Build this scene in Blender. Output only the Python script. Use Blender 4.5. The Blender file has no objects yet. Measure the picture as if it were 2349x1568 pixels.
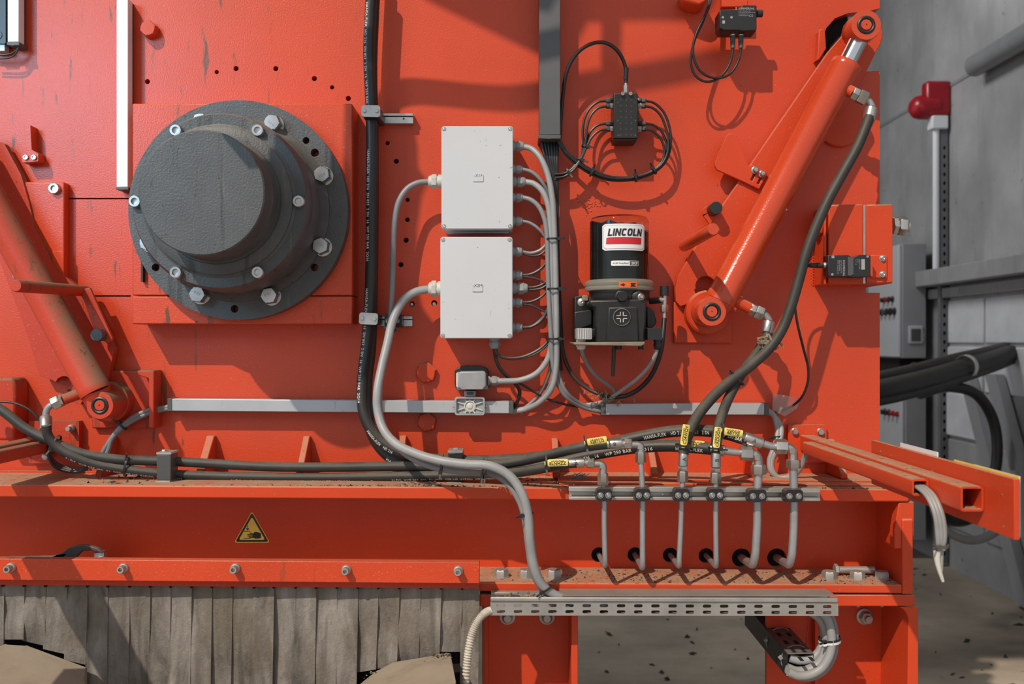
import bpy, bmesh, math, random
from mathutils import Vector, Matrix, geometry
random.seed(7)
S = bpy.context.scene
COL = S.collection
PI = math.pi
# ------------------------------------------------------------------ camera, world, lamps, exposure
D, CX, CY, CZ = 2.2, 1174.5, 784.0, 1.4        # camera distance to the panel, picture centre, camera height
cam = bpy.data.cameras.new('camera'); cam.sensor_width = 36; cam.lens = 36 * 2200 / 2349
cam.clip_start = 0.05; cam.clip_end = 60
cam.dof.use_dof = True; cam.dof.focus_distance = 2.0; cam.dof.aperture_fstop = 5.0
co = bpy.data.objects.new('camera', cam); COL.objects.link(co)
co.location = (0, -D, CZ); co.rotation_euler = (PI / 2, 0, 0)
S.camera = co
w = bpy.data.worlds.new('hall_daylight'); S.world = w; w.use_nodes = True
bg = w.node_tree.nodes['Background']
bg.inputs[0].default_value = (0.94, 0.96, 1.0, 1); bg.inputs[1].default_value = 0.58
def lamp(name, kind, energy, color, loc, direction, **kw):
    l = bpy.data.lights.new(name, kind); l.energy = energy; l.color = color
    for k, v in kw.items(): setattr(l, k, v)
    o = bpy.data.objects.new(name, l); COL.objects.link(o); o.location = loc
    o.rotation_euler = Vector(direction).to_track_quat('-Z', 'Y').to_euler()
    return o
SUND = Vector((0.64, 1.0, -1.14))
lamp('sun', 'SUN', 3.4, (1.0, 0.86, 0.70), (-3, -5, 6), SUND, angle=math.radians(0.75))
lamp('work_light', 'AREA', 3.6, (0.36, 0.72, 1.0), (-1.95, -1.85, 2.42), (0.88, 1.85, -0.46), shape='SQUARE', size=0.7, spread=math.radians(62))
lamp('background_fill', 'AREA', 62, (1.0, 0.98, 0.95), (0.7, 2.9, 4.1), (0.6, 0.25, -1.0), shape='SQUARE', size=0.9)  # added unseen fill light that brightens the wall and cabinets behind
S.view_settings.view_transform = 'Standard'; S.view_settings.look = 'None'
S.view_settings.exposure = 0.0; S.view_settings.gamma = 1.0; S.view_settings.use_curve_mapping = False

# ------------------------------------------------------------------ helpers
def U(px, py, d=0.0):
    """a point of the photograph at d metres in front of the machine's side panel"""
    s = (D - d) / D / 1000.0
    return Vector(((px - CX) * s, -d, CZ + (CY - py) * s))
def RR(r, d=0.0): return r * (D - d) / D / 1000.0
ORIG = {}
def root_of(o):
    while o.parent: o = o.parent
    return o
def thing(name, label, cat, loc, group=None):
    o = bpy.data.objects.new(name, None); COL.objects.link(o); o.empty_display_size = 0.02
    o.location = loc; o['label'] = label; o['category'] = cat
    if group: o['group'] = group
    ORIG[o.name] = Vector(loc)
    return o
def tag(o, label, cat, group=None):
    o['label'] = label; o['category'] = cat
    if group: o['group'] = group
    return o
def catmull(pts, n=8):
    P = [Vector(p) for p in pts]
    if len(P) == 2: return [P[0].lerp(P[1], i / n) for i in range(n + 1)]
    P = [P[0] * 2 - P[1]] + P + [P[-1] * 2 - P[-2]]
    out = []
    for i in range(1, len(P) - 2):
        p0, p1, p2, p3 = P[i - 1:i + 3]
        t0 = 0; t1 = t0 + max((p1 - p0).length, 1e-6) ** .5; t2 = t1 + max((p2 - p1).length, 1e-6) ** .5; t3 = t2 + max((p3 - p2).length, 1e-6) ** .5
        for k in range(n):
            t = t1 + (t2 - t1) * k / n
            A1 = p0 * ((t1 - t) / (t1 - t0)) + p1 * ((t - t0) / (t1 - t0))
            A2 = p1 * ((t2 - t) / (t2 - t1)) + p2 * ((t - t1) / (t2 - t1))
            A3 = p2 * ((t3 - t) / (t3 - t2)) + p3 * ((t - t2) / (t3 - t2))
            B1 = A1 * ((t2 - t) / (t2 - t0)) + A2 * ((t - t0) / (t2 - t0))
            B2 = A2 * ((t3 - t) / (t3 - t1)) + A3 * ((t - t1) / (t3 - t1))
            out.append(B1 * ((t2 - t) / (t2 - t1)) + B2 * ((t - t1) / (t2 - t1)))
    out.append(P[-2].copy())
    return out
def PX(pts, d=0.05):
    """pixel path -> world points; d a number, or (start, end); a third item in a point wins"""
    n = len(pts); out = []
    for i, p in enumerate(pts):
        if len(p) == 3: dd = p[2]
        elif isinstance(d, tuple): dd = d[0] + (d[1] - d[0]) * i / max(n - 1, 1)
        else: dd = d
        out.append(U(p[0], p[1], dd))
    return out
def basis(ax):
    ax = Vector(ax).normalized()
    a = Vector((0, 0, 1)) if abs(ax.z) < .9 else Vector((1, 0, 0))
    u = ax.cross(a).normalized(); v = ax.cross(u).normalized()
    return ax, u, v
class MB:
    def __init__(s): s.bm = bmesh.new()
    def face(s, vs):
        try: return s.bm.faces.new(vs)
        except ValueError: return None
    def hexa(s, p):
        v = [s.bm.verts.new(q) for q in p]
        for f in ((0, 3, 2, 1), (4, 5, 6, 7), (0, 1, 5, 4), (1, 2, 6, 5), (2, 3, 7, 6), (3, 0, 4, 7)): s.face([v[i] for i in f])
        return s
    def box(s, x0, x1, y0, y1, z0, z1):
        return s.hexa([(x0, y0, z0), (x1, y0, z0), (x1, y1, z0), (x0, y1, z0), (x0, y0, z1), (x1, y0, z1), (x1, y1, z1), (x0, y1, z1)])
    def pbox(s, x0, y0, x1, y1, df, db):
        a = U(x0, y1, df); b = U(x1, y0, df)
        return s.box(a.x, b.x, -df, -db, a.z, b.z)
    def obox(s, c, ax, ay, az):
        c, ax, ay, az = map(Vector, (c, ax, ay, az))
        return s.hexa([c + ax * i + ay * j + az * k for k in (-1, 1) for (i, j) in ((-1, -1), (1, -1), (1, 1), (-1, 1))])
    def plate(s, outer, holes, vec):
        """outer: list of world points (planar), holes: lists; extruded along vec"""
        loops = [[Vector(p) for p in l] for l in [outer] + list(holes)]
        vec = Vector(vec); tris = geometry.tessellate_polygon(loops)
        flat = [p for l in loops for p in l]
        f = [s.bm.verts.new(p) for p in flat]; b = [s.bm.verts.new(p + vec) for p in flat]
        for t in tris:
            s.face([f[i] for i in t]); s.face([b[i] for i in reversed(t)])
        k = 0
        for l in loops:
            n = len(l)
            for i in range(n):
                j = (i + 1) % n; s.face([f[k + i], f[k + j], b[k + j], b[k + i]])
            k += n
        return s
    def prism(s, outer, vec):
        f = [s.bm.verts.new(Vector(p)) for p in outer]; b = [s.bm.verts.new(Vector(p) + Vector(vec)) for p in outer]
        n = len(f); s.face(f); s.face(list(reversed(b)))
        for i in range(n): s.face([f[i], f[(i + 1) % n], b[(i + 1) % n], b[i]])
        return s
    def pprism(s, outer, df, db, holes=()):
        o = [U(p[0], p[1], df) for p in outer]; h = [[U(p[0], p[1], df) for p in l] for l in holes]
        return s.plate(o, h, (0, df - db, 0))
    def lathe(s, o, ax, prof, seg=24, cap0=True, cap1=True, rot=0.0):
        o = Vector(o); ax, u, v = basis(ax); rings = []
        for (r, h) in prof:
            if r < 1e-7: rings.append([s.bm.verts.new(o + ax * h)])
            else: rings.append([s.bm.verts.new(o + ax * h + (u * math.cos(rot + 2 * PI * i / seg) + v * math.sin(rot + 2 * PI * i / seg)) * r) for i in range(seg)])
        for a, b in zip(rings, rings[1:]):
            for i in range(seg):
                j = (i + 1) % seg
                if len(a) == 1 and len(b) == 1: continue
                if len(a) == 1: s.face([a[0], b[j], b[i]])
                elif len(b) == 1: s.face([a[i], a[j], b[0]])
                else: s.face([a[i], a[j], b[j], b[i]])
        if cap0 and len(rings[0]) > 1: s.face(list(reversed(rings[0])))
        if cap1 and len(rings[-1]) > 1: s.face(rings[-1])
        return s
    def cyl(s, p0, p1, r0, r1=None, seg=20, rot=0.0):
        p0 = Vector(p0); p1 = Vector(p1); r1 = r0 if r1 is None else r1
        return s.lathe(p0, p1 - p0, [(r0, 0), (r1, (p1 - p0).length)], seg, rot=rot)
    def hexh(s, p0, p1, r, rot=0.0):
        """hexagon prism from p0 to p1 with a chamfered front end at p1"""
        p0 = Vector(p0); p1 = Vector(p1); L = (p1 - p0).length; c = min(L * .18, r * .14)
        return s.lathe(p0, p1 - p0, [(r * .93, 0), (r, c * .7), (r, L - c), (r * .86, L)], 6, rot=rot)
    def tube(s, pts, r, seg=10, n=8, smooth=True, cap=True):
        P = catmull(pts, n) if smooth else [Vector(p) for p in pts]
        rr = r if callable(r) else (lambda t: r)
        prev = None; rings = []
        for i, p in enumerate(P):
            T = (P[min(i + 1, len(P) - 1)] - P[max(i - 1, 0)]).normalized()
            if prev is None: _, u, v = basis(T)
            else:
                u = (prev - T * prev.dot(T)).normalized(); v = T.cross(u)
            prev = u; q = rr(i / (len(P) - 1))
            rings.append([s.bm.verts.new(p + (u * math.cos(2 * PI * k / seg) + v * math.sin(2 * PI * k / seg)) * q) for k in range(seg)])
        for a, b in zip(rings, rings[1:]):
            for i in range(seg): s.face([a[i], a[(i + 1) % seg], b[(i + 1) % seg], b[i]])
        if cap: s.face(list(reversed(rings[0]))); s.face(rings[-1])
        return s
    def torus(s, c, ax, R, r, seg=24, sg=8, a0=0.0, a1=2 * PI):
        ax, u, v = basis(ax); c = Vector(c)
        full = abs(a1 - a0 - 2 * PI) < 1e-6; n = seg if full else seg + 1; rings = []
        for i in range(n):
            a = a0 + (a1 - a0) * i / seg; e = u * math.cos(a) + v * math.sin(a)
            rings.append([s.bm.verts.new(c + e * (R + r * math.cos(2 * PI * k / sg)) + ax * r * math.sin(2 * PI * k / sg)) for k in range(sg)])
        for i in range(n if full else n - 1):
            a, b = rings[i], rings[(i + 1) % n]
            for k in range(sg): s.face([a[k], a[(k + 1) % sg], b[(k + 1) % sg], b[k]])
        return s
    def fn(s, f):
        for v in s.bm.verts: v.co = Vector(f(v.co))
        return s
    def build(s, name, mat, parent=None, bevel=0.0, ang=38, seg=2):
        bm = s.bm
        bmesh.ops.recalc_face_normals(bm, faces=bm.faces)
        if parent: o0 = ORIG[root_of(parent).name]
        else:
            lo = [min(v.co[i] for v in bm.verts) for i in range(3)]; hi = [max(v.co[i] for v in bm.verts) for i in range(3)]
            o0 = Vector(((lo[0] + hi[0]) / 2, (lo[1] + hi[1]) / 2, lo[2]))
        bmesh.ops.translate(bm, verts=bm.verts, vec=-o0)
        me = bpy.data.meshes.new(name); bm.to_mesh(me); bm.free()
        me.materials.append(mat)
        me.polygons.foreach_set('use_smooth', [True] * len(me.polygons))
        me.set_sharp_from_angle(angle=math.radians(ang))
        o = bpy.data.objects.new(name, me); COL.objects.link(o)
        if parent: o.parent = parent
        else: o.location = o0; ORIG[o.name] = o0
        if bevel > 0:
            m = o.modifiers.new('edge', 'BEVEL'); m.width = bevel; m.segments = seg; m.limit_method = 'ANGLE'; m.angle_limit = math.radians(40)
            m.harden_normals = False
        return o
def circ(px, py, r, n=16, a0=0.0): return [(px + r * math.cos(a0 + 2 * PI * i / n), py + r * math.sin(a0 + 2 * PI * i / n)) for i in range(n)]
def arc(px, py, r, a0, a1, n=8): return [(px + r * math.cos(math.radians(a0 + (a1 - a0) * i / n)), py + r * math.sin(math.radians(a0 + (a1 - a0) * i / n))) for i in range(n + 1)]
def rrect(x0, y0, x1, y1, r, n=5):
    return arc(x1 - r, y0 + r, r, -90, 0, n) + arc(x1 - r, y1 - r, r, 0, 90, n) + arc(x0 + r, y1 - r, r, 90, 180, n) + arc(x0 + r, y0 + r, r, 180, 270, n)
def rotpts(pts, cx, cy, deg):
    c, s_ = math.cos(math.radians(deg)), math.sin(math.radians(deg))
    return [(cx + (x - cx) * c - (y - cy) * s_, cy + (x - cx) * s_ + (y - cy) * c) for x, y in pts]
# text -> flat triangles (x right, y up), cap height 1
_txt = {}
def text_mesh(st, bold=0.012, space=1.0):
    k = (st, bold, space)
    if k in _txt: return _txt[k]
    cu = bpy.data.curves.new('t', 'FONT'); cu.body = st; cu.resolution_u = 2; cu.offset = bold; cu.space_character = space
    cu.fill_mode = 'FRONT'
    o = bpy.data.objects.new('t', cu); COL.objects.link(o)
    dg = bpy.context.evaluated_depsgraph_get(); dg.update()
    me = o.evaluated_get(dg).to_mesh()
    f = 1 / 0.70
    vs = [(v.co.x * f, v.co.y * f) for v in me.vertices]; fs = [list(p.vertices) for p in me.polygons]
    o.evaluated_get(dg).to_mesh_clear()
    bpy.data.objects.remove(o); bpy.data.curves.remove(cu)
    w_ = max([v[0] for v in vs], default=0)
    _txt[k] = (vs, fs, w_)
    return _txt[k]
def flat_text(name, st, mat, parent, o, right, up, h, centre=True, bold=0.012, space=1.0, width=None, mapf=None):
    lines = st.split('\n'); m = MB(); right = Vector(right).normalized(); up = Vector(up).normalized(); o = Vector(o)
    for li, l in enumerate(lines):
        if not l.strip(): continue
        vs, fs, W = text_mesh(l, bold, space)
        sx = h if width is None else width / max(W, 1e-6)
        x0 = -W * sx / 2 if centre else 0
        bv = []
        for (x, y) in vs:
            a = x * sx + x0; b = y * h - h * .5 - li * h * 1.5
            p = mapf(a, b) if mapf else o + right * a + up * b
            bv.append(m.bm.verts.new(p))
        for f in fs: m.face([bv[i] for i in f])
    return m.build(name, mat, parent)
def hose_text(name, st, mat, parent, P, r, p0, p1, h, phi=0.0, flip=False, bold=0.02):
    """lettering wrapped on a hose between the axis points nearest p0 and p1; phi is the turn away from facing front"""
    if flip: P = list(reversed(P))
    L = [0.0]
    for a, b in zip(P, P[1:]): L.append(L[-1] + (b - a).length)
    def near(q):
        best = min(range(len(P)), key=lambda i: ((P[i] - U(q[0], q[1], -P[i].y)).length)); return L[best]
    s0, s1 = near(p0), near(p1)
    vs, fs, W = text_mesh(st, bold, 1.08); m = MB(); bv = []; k = (s1 - s0) / W
    def tan(k): return (P[min(k + 1, len(P) - 1)] - P[max(k - 1, 0)]).normalized()
    for (x, y) in vs:
        s_ = min(max(s0 + x * k, 0), L[-1] - 1e-5)
        lo, hi = 0, len(L) - 1
        while hi - lo > 1:
            mid = (lo + hi) // 2
            if L[mid] <= s_: lo = mid
            else: hi = mid
        i = lo; t = (s_ - L[i]) / max(L[i + 1] - L[i], 1e-9)
        p = P[i].lerp(P[i + 1], t); T = tan(i).lerp(tan(i + 1), t).normalized()
        F = Vector((0, -1, 0)); N = (F - T * F.dot(T)).normalized(); B = N.cross(T)
        a = phi + (y * h - h * .5) / r
        bv.append(m.bm.verts.new(p + (N * math.cos(a) + B * math.sin(a)) * (r + 0.0004)))
    for f in fs: m.face([bv[i] for i in f])
    return m.build(name, mat, parent)
# fasteners, each built as one part; axis points out of the surface
def socket_screw(parent, p, ax, r, h, mat, name='socket_screw'):
    MB().lathe(p, ax, [(r, -.004), (r, h * .82), (r * .9, h), (r * .56, h), (r * .5, h * .5), (0, h * .45)], 20, cap0=False).build(name, mat, parent)
def hex_bolt(parent, p, ax, r, h, mat, washer=True, name='hex_bolt', rot=None):
    m = MB(); p = Vector(p); ax = Vector(ax).normalized(); rot = random.random() if rot is None else rot
    wz = h * .16 if washer else 0
    if washer: m.lathe(p, ax, [(r * 1.10, -.002), (r * 1.10, wz * .8), (r * 1.05, wz)], 20)
    m.lathe(p + ax * wz, ax, [(r, 0), (r, h * .62), (r * .88, h * .84), (r * .8, h * .84), (r * .78, h * .80), (0, h * .80)], 6, rot=rot, cap0=False)
    m.lathe(p + ax * wz, ax, [(r * .80, h * .5), (r * .80, h * .86), (0, h * .87)], 18, cap0=False)
    return m.build(name, mat, parent)
def zip_tie(parent, c, axis, rx, ry, mat, wd=0.0045, name='cable_tie', side=None, tail=True):
    """a band round a bundle: axis along the cables, rx across in the picture, ry in depth"""
    ax, u, v = basis(axis); c = Vector(c)
    F = Vector((0, -1, 0)); v = (F - ax * F.dot(ax)).normalized(); u = ax.cross(v)
    m = MB(); n = 18; ri = []; t = .0012
    for i in range(n):
        a = 2 * PI * i / n; e = u * math.cos(a) * rx + v * math.sin(a) * ry
        e2 = u * math.cos(a) * (rx + t) + v * math.sin(a) * (ry + t)
        ri.append([m.bm.verts.new(c + q + ax * k) for q, k in ((e, -wd / 2), (e2, -wd / 2), (e2, wd / 2), (e, wd / 2))])
    for i in range(n):
        a, b = ri[i], ri[(i + 1) % n]
        for k in range(4): m.face([a[k], a[(k + 1) % 4], b[(k + 1) % 4], b[k]])
    sd = side if side else 1
    h = c + u * rx * .75 * sd + v * ry * .75
    m.obox(h, u * .004, v * .003, ax * .0038)
    if tail: m.obox(h + u * .006 * sd + v * .004, (u * sd + v * .7) * .006, ax * .0018, (v - u * sd * .7) * .0007)
    return m.build(name, mat, parent)
Y_ = Vector((0, -1, 0))
# ------------------------------------------------------------------ materials
class NT:
    def __init__(s, name):
        s.m = bpy.data.materials.new(name); s.m.use_nodes = True; s.t = s.m.node_tree; s.n = s.t.nodes; s.b = s.n['Principled BSDF']
        s.tc = s.n.new('ShaderNodeTexCoord'); s.geo = s.n.new('ShaderNodeNewGeometry')
    def L(s, a, b): s.t.links.new(a, b)
    def map(s, scale=(1, 1, 1), rot=(0, 0, 0)):
        m = s.n.new('ShaderNodeMapping'); m.inputs['Scale'].default_value = scale; m.inputs['Rotation'].default_value = rot
        s.L(s.geo.outputs['Position'], m.inputs['Vector']); return m.outputs[0]
    def noise(s, sc, det=3, rough=.55, vec=None, dist=0):
        n = s.n.new('ShaderNodeTexNoise'); n.inputs['Scale'].default_value = sc; n.inputs['Detail'].default_value = det; n.inputs['Roughness'].default_value = rough
        n.inputs['Distortion'].default_value = dist
        s.L(vec if vec is not None else s.geo.outputs['Position'], n.inputs['Vector']); return n.outputs['Fac']
    def ramp(s, f, a, b, c0=(0, 0, 0, 1), c1=(1, 1, 1, 1)):
        r = s.n.new('ShaderNodeValToRGB'); r.color_ramp.elements[0].position = a; r.color_ramp.elements[1].position = b
        r.color_ramp.elements[0].color = c0; r.color_ramp.elements[1].color = c1; s.L(f, r.inputs[0]); return r.outputs[0]
    def mix(s, f, a, b, mode='MIX'):
        m = s.n.new('ShaderNodeMix'); m.data_type = 'RGBA'; m.blend_type = mode
        for sock, v in ((m.inputs[0], f), (m.inputs[6], a), (m.inputs[7], b)):
            if hasattr(v, 'is_linked'): s.L(v, sock)
            elif isinstance(v, (int, float)): sock.default_value = v
            else: sock.default_value = (*v, 1) if len(v) == 3 else v
        return m.outputs[2]
    def math(s, op, a, b=0.0, clamp=False):
        m = s.n.new('ShaderNodeMath'); m.operation = op; m.use_clamp = clamp
        for sock, v in ((m.inputs[0], a), (m.inputs[1], b)):
            if hasattr(v, 'is_linked'): s.L(v, sock)
            else: sock.default_value = v
        return m.outputs[0]
    def nz(s):
        x = s.n.new('ShaderNodeSeparateXYZ'); s.L(s.geo.outputs['Normal'], x.inputs[0]); return x.outputs[2]
    def pos(s):
        x = s.n.new('ShaderNodeSeparateXYZ'); s.L(s.geo.outputs['Position'], x.inputs[0]); return x.outputs
    def bump(s, h, st, dist=.001):
        b = s.n.new('ShaderNodeBump'); b.inputs['Strength'].default_value = st; b.inputs['Distance'].default_value = dist
        s.L(h, b.inputs['Height']); s.L(b.outputs[0], s.b.inputs['Normal'])
    def out(s, col=None, rough=None, metal=None, **kw):
        for key, v in (('Base Color', col), ('Roughness', rough), ('Metallic', metal)):
            if v is None: continue
            if hasattr(v, 'is_linked'): s.L(v, s.b.inputs[key])
            elif key == 'Base Color': s.b.inputs[key].default_value = (*v, 1)
            else: s.b.inputs[key].default_value = v
        for k, v in kw.items(): s.b.inputs[k].default_value = v
        return s.m
DUST = (0.40, 0.285, 0.185)
def paint(name, base, rough=.42, dust=.8, specks=1.0, streak=0.0, spec=.33, peel=.25, dcol=DUST, up=(.35, .85)):
    t = NT(name)
    v = t.noise(2.3, 4)
    c = t.mix(t.ramp(v, .3, .72), tuple(x * .86 for x in base), tuple(min(1, x * 1.08) for x in base))
    if specks:   # pale dust grains and dark flecks
        g = t.ramp(t.noise(330, 1, .4), .715, .76)
        c = t.mix(t.math('MULTIPLY', g, .42 * specks), c, (0.62, 0.30, 0.18))
        k = t.ramp(t.noise(150, 2, .6), .69, .74)
        c = t.mix(t.math('MULTIPLY', k, .28 * specks), c, (0.10, 0.022, 0.015))
    if streak:   # vertical dirt runs and chipped spots
        px = t.pos()[0]
        left = t.math('MULTIPLY', t.math('SUBTRACT', -.25, px), 2.2, True)
        k = t.ramp(t.noise(1, 4, .6, t.map((46, 46, 8))), .60, .655)
        gate = t.ramp(t.noise(4.1, 2), .42, .58)
        k = t.math('MULTIPLY', t.math('MULTIPLY', k, gate), left)
        c = t.mix(t.math('MULTIPLY', k, .85 * streak), c, (0.085, 0.052, 0.024))
        q = t.ramp(t.noise(31, 2, .5), .765, .785)
        c = t.mix(t.math('MULTIPLY', q, .8 * streak), c, (0.05, 0.02, 0.015))
    if dust:
        up = t.ramp(t.nz(), *up)
        n = t.ramp(t.noise(22, 5, .65), .34, .60)
        n2 = t.math('MULTIPLY', t.math('MULTIPLY_ADD', n, .7), dust) if False else t.math('MULTIPLY', t.math('ADD', t.math('MULTIPLY', n, .42), .6), dust)
        f = t.math('MULTIPLY', up, n2, True)
        c = t.mix(f, c, dcol)
        dk = t.math('MULTIPLY', t.math('MULTIPLY', up, t.ramp(t.noise(75, 3, .7), .60, .68)), .75 * dust)
        c = t.mix(dk, c, (0.05, 0.038, 0.028))
        r = t.math('ADD', t.math('MULTIPLY', f, .4), rough)
    else: r = rough
    t.bump(t.noise(300, 2, .55), peel, .0009)
    return t.out(c, r, 0.0, **{'Specular IOR Level': spec})
def plain(name, base, rough=.5, metal=0.0, var=.12, sc=9, bump=0.0, bsc=300, dust=0.0, dcol=(0.30, 0.27, 0.22), spec=.5, stain=0.0, up0=.15, **kw):
    if max(base) - min(base) < .02 * max(max(base), .2): base = (base[0] * .96, base[1] * 1.0, base[2] * 1.06)
    t = NT(name); c = base
    if var: c = t.mix(t.ramp(t.noise(sc, 4), .3, .7), tuple(x * (1 - var) for x in base), tuple(min(1, x * (1 + var)) for x in base))
    if stain:
        k = t.ramp(t.noise(1, 4, .6, t.map((60, 60, 12))), .66, .72)
        c = t.mix(t.math('MULTIPLY', k, stain), c, tuple(x * .35 for x in base))
        k = t.ramp(t.noise(95, 2, .5), .73, .76)
        c = t.mix(t.math('MULTIPLY', k, stain), c, tuple(x * .2 for x in base))
    r = rough
    if name == 'dark_grey_cast_paint':     # dark and pale runs down the face
        k = t.ramp(t.noise(1, 4, .55, t.map((38, 38, 1.6))), .60, .66); c = t.mix(t.math('MULTIPLY', k, .6), c, (0.022, 0.022, 0.02))
        k = t.ramp(t.noise(1, 4, .6, t.map((52, 52, 4.5))), .62, .70); c = t.mix(t.math('MULTIPLY', k, .4), c, (0.15, 0.15, 0.11))
    if dust:
        f = t.math('MULTIPLY', t.math('MULTIPLY', t.ramp(t.nz(), up0, .9), t.math('ADD', t.math('MULTIPLY', t.ramp(t.noise(24, 5, .7), .3, .62), .65), .3)), dust, True)
        c = t.mix(f, c, dcol); r = t.math('ADD', t.math('MULTIPLY', f, .4), rough)
    if bump: t.bump(t.noise(bsc, 3, .6), bump, .001)
    return t.out(c, r, metal, **{'Specular IOR Level': spec, **kw})
M = {}
ORANGE = (0.60, 0.060, 0.017)
M['paint'] = paint('orange_red_paint', ORANGE, .40, .92, 1.0, 0.0)
M['panel'] = paint('orange_red_paint_panel', ORANGE, .36, 0.3, 1.25, 1.0, .46, .6)
M['paint_dirty'] = paint('orange_red_paint_grimy', (0.52, 0.050, 0.021), .5, .95, 1.2, .8, dcol=(0.20, 0.14, 0.085), up=(.05, .5))
M['paint_gloss'] = paint('orange_red_paint_gloss', (0.58, 0.064, 0.019), .19, 0.2, .8, 0.0, .6, .3)
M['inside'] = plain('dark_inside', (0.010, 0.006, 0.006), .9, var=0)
M['cast'] = plain('dark_grey_cast_paint', (0.072, 0.072, 0.071), .45, var=.14, sc=14, bump=.9, bsc=240, stain=.8, dust=.5, dcol=(0.33, 0.31, 0.24))
M['zinc'] = plain('zinc_steel', (0.50, 0.50, 0.49), .30, .9, .14, 30, .08, 500, dust=.45)
M['zinc_dull'] = plain('galvanised_steel', (0.43, 0.43, 0.42), .45, .65, .16, 18, .08, 300, dust=.8, dcol=(0.34, 0.29, 0.23))
M['steel'] = plain('polished_rod', (0.72, 0.72, 0.72), .16, 1.0, .04)
M['pipe'] = plain('steel_pipe_grey', (0.42, 0.42, 0.42), .36, .6, .12, 20, .05, 300, dust=.5)
M['alu'] = plain('trunking_aluminium', (0.47, 0.47, 0.47), .40, .3, .06, 12, stain=.4)
M['white_trunk'] = plain('white_trunking', (0.80, 0.80, 0.80), .45, 0, .04, stain=.25)
M['dark_trunk'] = plain('dark_grey_trunking', (0.098, 0.098, 0.100), .5, 0, .14, 7)
M['dark_cap'] = plain('trunking_cap_dark', (0.085, 0.085, 0.08), .5)
M['box'] = plain('light_grey_enclosure', (0.585, 0.585, 0.585), .42, 0, .03, 6, stain=.5, dust=.2)
M['tagplate'] = plain('engraved_tag', (0.55, 0.55, 0.55), .4)
M['gland'] = plain('grey_plastic_gland', (0.30, 0.30, 0.30), .42, 0, .1, 40, dust=.4)
M['gland_pale'] = plain('pale_plastic_gland', (0.58, 0.57, 0.53), .42, 0, .1, 40, dust=.5)
M['cable'] = plain('grey_cable', (0.22, 0.22, 0.22), .42, 0, .1, 20, dust=.55, up0=.3)
M['cable_pale'] = plain('pale_grey_cable', (0.31, 0.31, 0.305), .42, 0, .1, 20, dust=.4, up0=.3)
M['cable_dark'] = plain('dark_brown_cable', (0.038, 0.030, 0.029), .42, 0, .1, dust=.3, dcol=(0.2, 0.15, .12), up0=.3)
M['black_cable'] = plain('black_cable', (0.016, 0.016, 0.016), .42, 0, .1, dust=.3, dcol=(0.10, 0.08, .06), up0=.4)
M['hose'] = plain('black_rubber_hose', (0.018, 0.018, 0.018), .42, 0, .15, 30, .12, 350, dust=.85, dcol=(0.155, 0.135, 0.10), up0=-.05)
M['hose_grey'] = plain('worn_rubber_hose', (0.030, 0.030, 0.028), .5, 0, .25, 20, .12, 350, dust=.75, dcol=(0.155, 0.135, 0.10), up0=-.2)
M['print'] = plain('white_print', (0.62, 0.62, 0.60), .5, 0, 0)
M['print_dim'] = plain('grey_print', (0.35, 0.35, 0.35), .5, 0, 0)
M['ink'] = plain('black_ink', (0.018, 0.018, 0.018), .5, 0, 0)
M['yellow'] = plain('yellow_label', (0.80, 0.58, 0.09), .4, 0, .06, 30)
M['yellow_pale'] = plain('yellow_hose_tag', (0.80, 0.66, 0.16), .4, 0, .06, 30)
M['black_plastic'] = plain('black_plastic', (0.017, 0.017, 0.018), .38, 0, .1, dust=.35)
M['black_metal'] = plain('black_coated_metal', (0.013, 0.013, 0.013), .40, .0, .2, 40, .15, 200, dust=.25)
M['grey_plastic'] = plain('grey_plastic', (0.34, 0.34, 0.34), .42, 0, .06, dust=.3)
M['mid_plastic'] = plain('dark_grey_plastic', (0.075, 0.077, 0.08), .45, 0, .1, dust=.4)
M['rubber'] = None
def strip_mat():
    t = NT('dusty_rubber_strip')
    a = t.noise(1, 5, .6, t.map((26, 26, 5)), .6); b = t.noise(7, 4, .6)
    c = t.mix(t.ramp(a, .32, .70), (0.075, 0.066, 0.055), (0.285, 0.262, 0.240))
    c = t.mix(t.math('MULTIPLY', t.ramp(b, .46, .62), .7), c, (0.125, 0.102, 0.072))
    c = t.mix(t.math('MULTIPLY', t.ramp(t.noise(11, 5, .7), .60, .68), .6), c, (0.055, 0.055, 0.06))
    t.bump(t.noise(1, 5, .7, t.map((95, 95, 60)), .5), .75, .004)
    return t.out(c, .62)
M['rubber'] = strip_mat()
M['rust'] = plain('rusty_sheet', (0.26, 0.21, 0.155), .8, 0, .3, 16, .4, 80, dust=.9, dcol=(0.31, 0.265, 0.205))
M['dirt'] = plain('dry_dirt', (0.24, 0.185, 0.125), .95, 0, .35, 60, .5, 150)
M['dirt_dark'] = plain('black_dirt', (0.035, 0.03, 0.026), .95, 0, .35, 60, .5, 150)
M['glass'] = None
def clear(name, tint, rough, trans=1.0, ior=1.45):
    t = NT(name); return t.out(tint, rough, 0, **{'Transmission Weight': trans, 'IOR': ior})
M['clear'] = clear('clear_plastic', (0.86, 0.90, 0.86), .05, 1.0, 1.3)
M['clear_dusty'] = clear('dusty_clear_plastic', (0.62, 0.60, 0.52), .35, .75, 1.2)
def film():
    t = NT('clear_tape'); mx = t.n.new('ShaderNodeMixShader'); tr = t.n.new('ShaderNodeBsdfTransparent')
    mx.inputs[0].default_value = .28; t.b.inputs['Base Color'].default_value = (.5, .47, .45, 1); t.b.inputs['Roughness'].default_value = .25
    o = t.n['Material Output']; t.L(tr.outputs[0], mx.inputs[1]); t.L(t.b.outputs[0], mx.inputs[2]); t.L(mx.outputs[0], o.inputs[0]); return t.m
M['film'] = film()
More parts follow.
